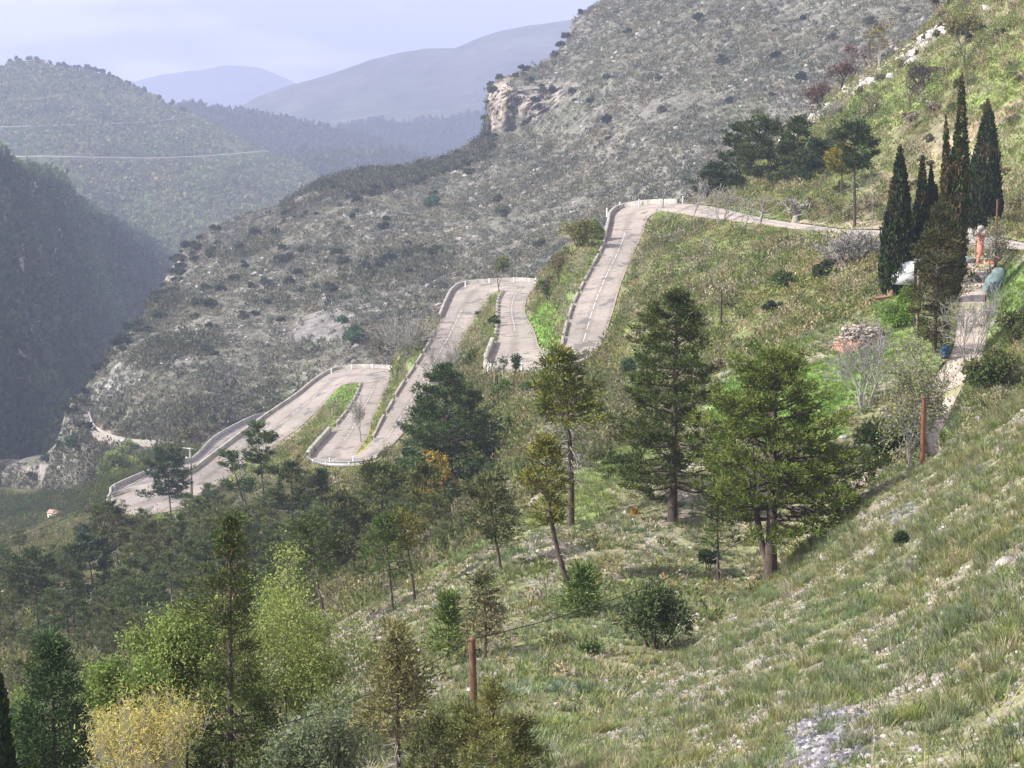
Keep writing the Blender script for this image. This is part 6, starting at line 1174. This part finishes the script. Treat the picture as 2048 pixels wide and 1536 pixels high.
def gate_leaf(x0, x1, y0, y1, zb, h, label):
    g = tag(empty('gate', pg), label, 'gate'); a = np.array([x0, y0, zb]); b = np.array([x1, y1, zb]); n = 9
    fr = MB()
    for q in (a, b): fr.tube([q, q+[0, 0, h+.12]], .035, 6)
    for z in (.08, .95, h*.62, h-.12): fr.tube([a+[0, 0, z], b+[0, 0, z]], .022, 5)
    link('gate_frame', fr.mesh('gate_frame'), M['darkmetal'], g)
    br = MB()
    for k in range(1, n*2): q = a+(b-a)*k/(n*2); br.tube([q+[0, 0, .95], q+[0, 0, h+.02]], .011, 4)
    link('bars', br.mesh('bars'), M['darkmetal'], g)
    pn = MB(); c = (a+b)/2; pn.box(tuple(c+[0, 0, .5]), (np.linalg.norm((b-a)[:2])-.06, .012, .82), math.atan2(b[1]-a[1], b[0]-a[0])); link('lower_panel', pn.mesh('lower_panel'), M['tarp'], g)
gate_leaf(-1.75, -.30, .9, .05, .02, 2.1, 'dark iron gate leaf hinged on the coral pillar'); gate_leaf(-3.2, -1.8, 1.5, .9, .02, 2.1, 'dark iron gate leaf standing ajar behind the cypress')
# concrete apron
ap = [(1908,538),(1972,536),(1974,556),(1911,566)]
mb = MB(); pts = [P(a, b, d_of_z(a, b, -17.58-(b-536)*.014))+np.array([0, 0, .07]) for a, b in ap]; mb.add(pts, [(3, 2, 1, 0)])
tag(link('concrete_apron', mb.mesh('concrete_apron'), plain_mat('pale_concrete_slab', (.55, .55, .52), (.68, .67, .64), .8, .9, .1)), None, None, None, 'structure')
# grass strip between the wheel tracks
q, c = [], []
k = np.arange(7*6, 9*6+5); e = drive.A[k]*.46+drive.B[k]*.54
rng = rng_(720); pts = np.repeat(resample(e, .12), 5, 0); pts = pts+rng.normal(size=pts.shape)*[.2, .12, 0]+[0, 0, .02]
qq, cc = spread(low_t, pts, rng.uniform(.5, .9, len(pts)), rng, pick(rng, len(pts), [(.12, .19, .04), (.18, .21, .06)]), .25, .2); stuff('grass', qq, cc, M['grass'], None)
# tarpaulin heap
tp = slope.at(1994, 566); tcov = tag(empty('tarpaulin_heap', tp), 'long heap under a crumpled grey-green tarpaulin beside the gate', 'tarpaulin')
def heap(L, W, H, seed, nu=34, nv=16, crumple=.16):
    u, v = np.meshgrid(np.linspace(-1, 1, nu), np.linspace(-1, 1, nv)); prof = np.clip(1-np.abs(u)**3.5, 0, 1)*np.clip(1-np.abs(v)**2.4, 0, 1)
    p = np.stack([u*L/2, v*W/2, prof**.6*H-.08], -1); p[..., 2] += crumple*fbm(p, .45, 4, seed)*(.3+prof); p[..., :2] += .10*np.stack([fbm(p, .7, 2, seed+3), fbm(p, .7, 2, seed+4)], -1)
    ii = np.arange(nu*nv).reshape(nv, nu); f = np.stack([ii[:-1, :-1], ii[:-1, 1:], ii[1:, 1:], ii[1:, :-1]], -1).reshape(-1, 4); return p.reshape(-1, 3), f
v_, f_ = heap(5.6, 1.5, 1.1, 5); a = R(66); Rm = np.array([[math.cos(a), math.sin(a), 0], [-math.sin(a), math.cos(a), 0], [0, 0, 1]]); v_ = v_@Rm; v_[:, 2] += v_[:, 1]*.10
link('cover', raw_mesh('cover', v_, f_, None, False), M['tarp'], tcov)
v_, f_ = heap(2.4, .5, .5, 9); v_ = v_@Rm+np.array([.55, -.6, .02]); link('blue_fold', raw_mesh('blue_fold', v_, f_), M['tarpblue'], tcov)
# firewood pile
wp = slope.at(1724, 688); m = proj(wp)[2]/F; wpile = tag(empty('firewood_pile', wp), 'round heap of split grey firewood on the lawn', 'woodpile'); rng = rng_(730)
for nm, cnt, z0, z1, mt in (('lower_logs', 150, 0, .5, 'logred'), ('upper_logs', 300, .35, 1.0, 'logend')):
    mb = MB()
    for k in range(cnt):
        a = rng.uniform(0, 6.28); hz = rng.uniform(z0, z1); r = (1.9*(1-.28*hz))*math.sqrt(rng.random() if rng.random() < .5 else rng.uniform(.75, 1)); mb.box((r*math.cos(a), r*math.sin(a)*.9, .05+hz*1.55*(1-.18*(r/1.9)**2)), (rng.uniform(.35, .6), rng.uniform(.08, .17), rng.uniform(.06, .13)), rng.uniform(0, 6.28), 1, rng.normal()*.35)
    o = link(nm, mb.mesh(nm), M[mt], wpile); o['kind'] = 'stuff'
v_, f_ = heap(3.7, 3.3, 1.45, 12, crumple=.1); v_[:, 2] -= .35; link('log_core', raw_mesh('log_core', v_, f_), M['logred'], wpile); wpile.location = wp-np.array([0, 0, .25])
# white van in front of the cypress
vp = slope.at(1819, 572); vp = vp+np.array([0, 0, .1]); van = tag(empty('van', vp, R(62)), 'white van parked behind branches at the foot of the left cypress', 'van')
def shell(prof, w, round_=.9):
    "body lofted across its width from a side profile"
    prof = np.array(prof, float); n = len(prof); xs = [(-w/2, .93), (-w/2*.94, 1.), (w/2*.94, 1.), (w/2, .93)]; c = prof.mean(0); V = []
    for y, s in xs: V.append(np.stack([c[0]+(prof[:, 0]-c[0])*s, np.full(n, y), c[1]+(prof[:, 1]-c[1])*s], -1))
    f = [(k*n+j, k*n+(j+1) % n, (k+1)*n+(j+1) % n, (k+1)*n+j) for k in range(3) for j in range(n)]
    mb = MB(); mb.add(np.concatenate(V), f)
    for k, o in ((0, 0), (3, 3*n)):
        cc = V[k].mean(0); base = mb.n; mb.add([cc], np.zeros((0, 4), int))
        mb.f.append(np.array([(o+j, o+(j+1) % n, base, base) for j in range(n)]))
    return mb
bd = MB(); n_ = 0
prof = [(-2.2,.35),(-2.25,1.0),(-2.15,2.0),(-1.9,2.15),(.9,2.15),(1.25,2.0),(1.75,1.25),(2.3,1.05),(2.4,.6),(2.35,.35)]
V = []
for y, s in ((-.88, .96), (-.84, 1.), (.84, 1.), (.88, .96)): V.append([((x)*s, y, 1.1+(z-1.1)*s) for x, z in prof])
V = np.array(V).reshape(-1, 3); n_ = len(prof); f = [(k*n_+j, k*n_+(j+1) % n_, (k+1)*n_+(j+1) % n_, (k+1)*n_+j) for k in range(3) for j in range(n_)]
for o in (0, 3*n_): f += [(o, o+1, o+8, o+9), (o+1, o+2, o+7, o+8), (o+2, o+5, o+6, o+7), (o+2, o+3, o+4, o+5)]
bd.add(V, f); link('body', bd.mesh('body'), M['whitep'], van)
mb = MB(); mb.add([(1.28, -.72, 1.93), (1.28, .72, 1.93), (1.76, .76, 1.30), (1.76, -.76, 1.30)], [(0, 1, 2, 3)]); mb.v[0] += np.array([.03, 0, .03]); link('windscreen', mb.mesh('windscreen'), M['glass'], van)
for s in (-1, 1):
    mb = MB(); mb.add([(.35, s*.895, 1.3), (1.4, s*.895, 1.3), (1.1, s*.885, 1.85), (.35, s*.885, 1.85)], [(0, 1, 2, 3)]); link('side_window', mb.mesh('side_window'), M['glass'], van)
    for x in (-1.45, 1.5):
        mb = MB(); mb.tube([(x, s*.72, .33), (x, s*.92, .33)], .33, 6); mb.lathe((0, 0, 0), [(.001, 0), (.33, 0)], 14); mb.v[-1] = mb.v[-1][:, [0, 2, 1]]+np.array([x, s*.925, .33]); w_ = link('wheel', mb.mesh('wheel'), M['rubber'], van); mb = MB(); mb.lathe((0, 0, 0), [(.001, .02), (.18, .02), (.2, 0)], 12); mb.v[0] = mb.v[0][:, [0, 2, 1]]*[1, s, 1]+np.array([x, s*.93, .33]); link('hubcap', mb.mesh('hubcap'), M['steel'], w_)
    mb = MB(); mb.box((2.36, s*.62, .85), (.06, .28, .2)); link('headlight', mb.mesh('headlight'), M['glass'], van)
mb = MB(); mb.box((2.4, 0, .48), (.12, 1.7, .22)); link('bumper', mb.mesh('bumper'), M['darkmetal'], van)
jp = slope.at(1783, 560); jar = tag(empty('terracotta_jar', jp), 'tan terracotta jar left of the white van', 'jar'); mb = MB(); mb.lathe((0, 0, 0), [(.22, -.1), (.36, .25), (.40, .6), (.26, 1.0), (.30, 1.08), (.001, 1.0)], 14); link('jar_body', mb.mesh('jar_body', smooth=True), M['tile'], jar); mb = MB(); mb.lathe((0, 0, 1.08), [(.31, -.03), (.34, .02), (.25, .05)], 14); link('rim', mb.mesh('rim'), M['coral'], jar)
lp = slope.at(1768, 562); lg = tag(empty('log', lp, R(12)), 'orange cut log lying left of the terracotta jar', 'log'); mb = MB(); mb.tube([(-.8, 0, .15), (0, .03, .22), (.8, 0, .30)], [.13, .14, .15], 8); link('trunk', mb.mesh('trunk'), M['logred'], lg); mb = MB(); mb.lathe((0, 0, 0), [(.001, 0), (.15, 0)], 10); mb.v[0] = mb.v[0][:, [2, 0, 1]]+np.array([.81, 0, .30]); link('cut_end', mb.mesh('cut_end'), M['logend'], lg)
# blue drum
dp = slope.at(1889, 716); dr = tag(empty('barrel', dp), 'blue plastic barrel in the shade at the driveway edge', 'barrel'); mb = MB(); mb.lathe((0, 0, 0), [(.001, 0), (.26, 0), (.29, .12), (.29, .35), (.31, .4), (.29, .45), (.29, .72), (.25, .8), (.001, .8)], 16); link('drum', mb.mesh('drum', smooth=True), M['bluep'], dr); mb = MB(); mb.lathe((0, 0, .8), [(.27, -.02), (.27, .04), (.001, .05)], 16); link('lid', mb.mesh('lid'), M['bluep'], dr)
# cottage in the valley
cp_ = bench.at(110, 1036); ct = tag(empty('cottage', cp_, R(-25), .5), 'cream cottage with a tiled roof at the far left below the road', 'house')
mb = MB(); mb.box((0, 0, 1.0), (6.0, 4.6, 4.4)); link('wall', mb.mesh('wall'), M['plaster'], ct)
mb = MB(); mb.add([(-3.4, -2.8, 3.1), (3.4, -2.8, 3.1), (3.4, 0, 4.5), (-3.4, 0, 4.5), (-3.4, 2.8, 3.1), (3.4, 2.8, 3.1)], [(0, 1, 2, 3), (3, 2, 5, 4), (0, 3, 4, 4), (1, 5, 2, 2)]); link('roof', mb.mesh('roof'), M['tile'], ct)
for x, z, s in ((-1.6, 1.6, .9), (1.5, 1.6, .9)): mb = MB(); mb.box((x, -2.31, z), (s, .06, 1.1)); fr_ = link('window', mb.mesh('window'), M['glass'], ct); mb = MB(); mb.box((x, -2.33, z-.6), (s+.2, .16, .10)); link('sill', mb.mesh('sill'), M['stone'], fr_)
mb = MB(); mb.box((0, -2.31, 1.0), (.9, .06, 2.0)); link('door', mb.mesh('door'), M['woodpole'], ct)
# boulders that stand out
bl = [(fore,1525,1330,26,'pointed pale rock low on the spur beside the green tufts'),(fore,1748,1108,22,'flat white rock under the little dark shrub'),(fore,1650,1122,26,'white rock slab in the upper grass of the spur'),(fore,2010,1128,46,'dark cracked rock outcrop at the right edge'),(fore,1500,1470,24,'pale boulder left of the stone scree'),(fore,1550,1283,18,'chalky rock left of the spur middle'),(fore,1572,1195,14,'small white rock right of the forked trunk'),(fore,1770,1340,40,'sandy broken rock patch in the middle of the spur'),(fore,2030,1330,22,'white stone at the right edge lower down'),(fore,1575,1448,18,'light boulder at the upper corner of the stone scree'),
 (slope,1252,1078,16,'bright rock on the green slope under the tall dark pine'),(slope,1120,1522,44,'white rock slab at the bottom centre edge'),(slope,1180,1528,40,'second white rock slab at the bottom edge, right of the first'),(slope,1685,878,22,'flat pale boulder on the lawn edge'),(slope,1745,905,22,'rough boulder left of the dark evergreen bush'),(slope,1695,845,10,'small flat stone on the lawn'),(slope,1725,804,12,'stone at the foot of the many-stemmed bare tree'),(slope,1730,975,28,'stony lump on the bank under the lawn'),(slope,1715,955,20,'pink-grey rock on the bank under the lawn'),(slope,1990,650,22,'white rock in the bramble bank'),(slope,1985,870,26,'pale rock on the bank right of the driveway foot'),(slope,1960,840,22,'jagged rock on the bank right of the driveway foot'),(slope,1500,735,14,'rock at the upper rim of the lawn'),
 (hair,1745,132,26,'long white outcrop rock under the pale-budded tree'),(hair,1862,78,30,'large white outcrop slab near the top skyline'),(hair,1890,58,30,'white outcrop slab highest on the skyline'),(hair,1820,100,22,'white skyline rock between the outcrop slabs'),(hair,1592,246,14,'white rock at the skyline above the pine group'),(hair,1975,20,26,'pale rock ledge at the top right'),(hair,1700,182,16,'skyline rock below the rust-brown tree'),(hair,1795,102,20,'grey-white rock row left of the outcrop slabs')]
rsrc = []
for i in range(4):
    rp = rock_proto(900+i); me = quads_mesh('boulder', rp); me.materials.append(M['rock'])
    bm = __import__('bmesh').new(); bm.from_mesh(me); __import__('bmesh').ops.remove_doubles(bm, verts=bm.verts, dist=1e-4); __import__('bmesh').ops.subdivide_edges(bm, edges=bm.edges[:], cuts=2, use_grid_fill=True)
    for v in bm.verts: v.co *= 1+.22*float(fbm(np.array(v.co)+i*5, .55, 3, i))
    bm.to_mesh(me); bm.free(); rsrc.append(me)
for i, (sh, u, v, w, lab) in enumerate(bl):
    q = sh.at(u, v); s = w/2*proj(q)[2]/F*1.15; o = link('boulder', rsrc[i % 4], None); o.location = q+np.array([0, 0, s*.1]); o.scale = (s, s, s*.8); o.rotation_euler = (rng.normal()*.3, .5+rng.normal()*.2, rng.uniform(0, 6.28)); tag(o, lab, 'rock')
SHEETS = [mtA, mtB, r1, r2, r3, dome, gorge, grey, bench, hair, slope, fore]
CLOFF, VEIL = (3.1, 1.7, .35), (2.6, 2.6, 3.6)
HAZE, HAZE_COL, SUN_E, SKY, EXPO, CLOUD, CLOUD_COL = 2.3e-4, (.50, .56, .77), 4.0, .14, 1.06, .7, (6.6, 6.0, 5.6)
# ------------------------------------------------------------------ air, sky, sun, camera
allp = np.concatenate([np.array([o.matrix_world@v.co for v in o.data.vertices][::37]) for o in [s.ob for s in SHEETS]])
lo, hi = allp.min(0), allp.max(0)
X0, X1, Y0, Y1, Z0, Z1 = lo[0]-60, hi[0]+60, -40, hi[1]+60, lo[2]-6, hi[2]+25
mb = MB(); mb.box(((X0+X1)/2, (Y0+Y1)/2, (Z0+Z1)/2), (X1-X0, Y1-Y0, Z1-Z0))
hm, nt, N, L = mat_new('hazy_air')
pv = N('ShaderNodeVolumePrincipled'); pv.inputs['Color'].default_value = (*HAZE_COL, 1); pv.inputs['Density'].default_value = HAZE; pv.inputs['Anisotropy'].default_value = .0
o = N('ShaderNodeOutputMaterial'); L(pv.outputs[0], o.inputs['Volume'])
tag(link('haze', mb.mesh('haze'), hm), None, None, None, 'stuff')
SC.cycles.volume_bounces = 1

SUN_EL, SUN_AZ = R(38), R(-103)          # the sun stands to the left and a little behind the camera
sd = np.array([math.sin(SUN_AZ)*math.cos(SUN_EL), math.cos(SUN_AZ)*math.cos(SUN_EL), math.sin(SUN_EL)])
li = bpy.data.lights.new('sun', 'SUN'); li.energy = SUN_E; li.angle = R(.5); li.color = (1, .95, .86)
lo_ = bpy.data.objects.new('sun', li); C.objects.link(lo_)
from mathutils import Vector
lo_.rotation_euler = Vector(sd).to_track_quat('Z', 'Y').to_euler(); lo_.location = (0, -200, 600)
w = bpy.data.worlds.new('World'); SC.world = w; w.use_nodes = True; nt = w.node_tree; nt.nodes.clear(); N = nt.nodes.new; L = nt.links.new
sky = N('ShaderNodeTexSky'); sky.sky_type = 'NISHITA'; sky.sun_disc = False; sky.sun_elevation = SUN_EL; sky.sun_rotation = SUN_AZ
sky.air_density = 1.0; sky.dust_density = 1.5; sky.altitude = 500; sky.ozone_density = 3.0
tc = N('ShaderNodeTexCoord'); mp = N('ShaderNodeMapping'); mp.inputs['Scale'].default_value = (7, 7, 26); mp.inputs['Location'].default_value = CLOFF; L(tc.outputs['Generated'], mp.inputs['Vector'])
cn = noise_node(N, L, mp.outputs[0], 1.0, 5, .55)
cm = ramp(N, L, cn.outputs['Fac'], [(.47, 0.), (.60, 1.)])
m2 = N('ShaderNodeMath'); m2.operation = 'MULTIPLY'; m2.inputs[1].default_value = CLOUD; L(cm.outputs[0], m2.inputs[0])
veil = N('ShaderNodeValue'); veil.outputs[0].default_value = .75
col = mixc(N, L, m2.outputs[0], mixc(N, L, veil.outputs[0], sky.outputs[0], VEIL), CLOUD_COL)
bg = N('ShaderNodeBackground'); bg.inputs['Strength'].default_value = SKY; L(col, bg.inputs['Color'])
ow = N('ShaderNodeOutputWorld'); L(bg.outputs[0], ow.inputs['Surface'])
cd = bpy.data.cameras.new('camera'); co = bpy.data.objects.new('camera', cd); C.objects.link(co)
co.location = CAM; co.rotation_euler = (R(90)-PITCH, 0, 0); cd.sensor_width = 36; cd.lens = 36*F/2048; cd.clip_end = 30000; cd.clip_start = .1
SC.camera = co
SC.view_settings.view_transform = 'Standard'; SC.view_settings.look = 'None'; SC.view_settings.gamma = 1; SC.view_settings.exposure = EXPO
SC.cycles.max_bounces = 6; SC.cycles.diffuse_bounces = 3; SC.cycles.transmission_bounces = 3; SC.cycles.transparent_max_bounces = 8
SC.cycles.use_denoising = True; SC.cycles.sample_clamp_indirect = 4
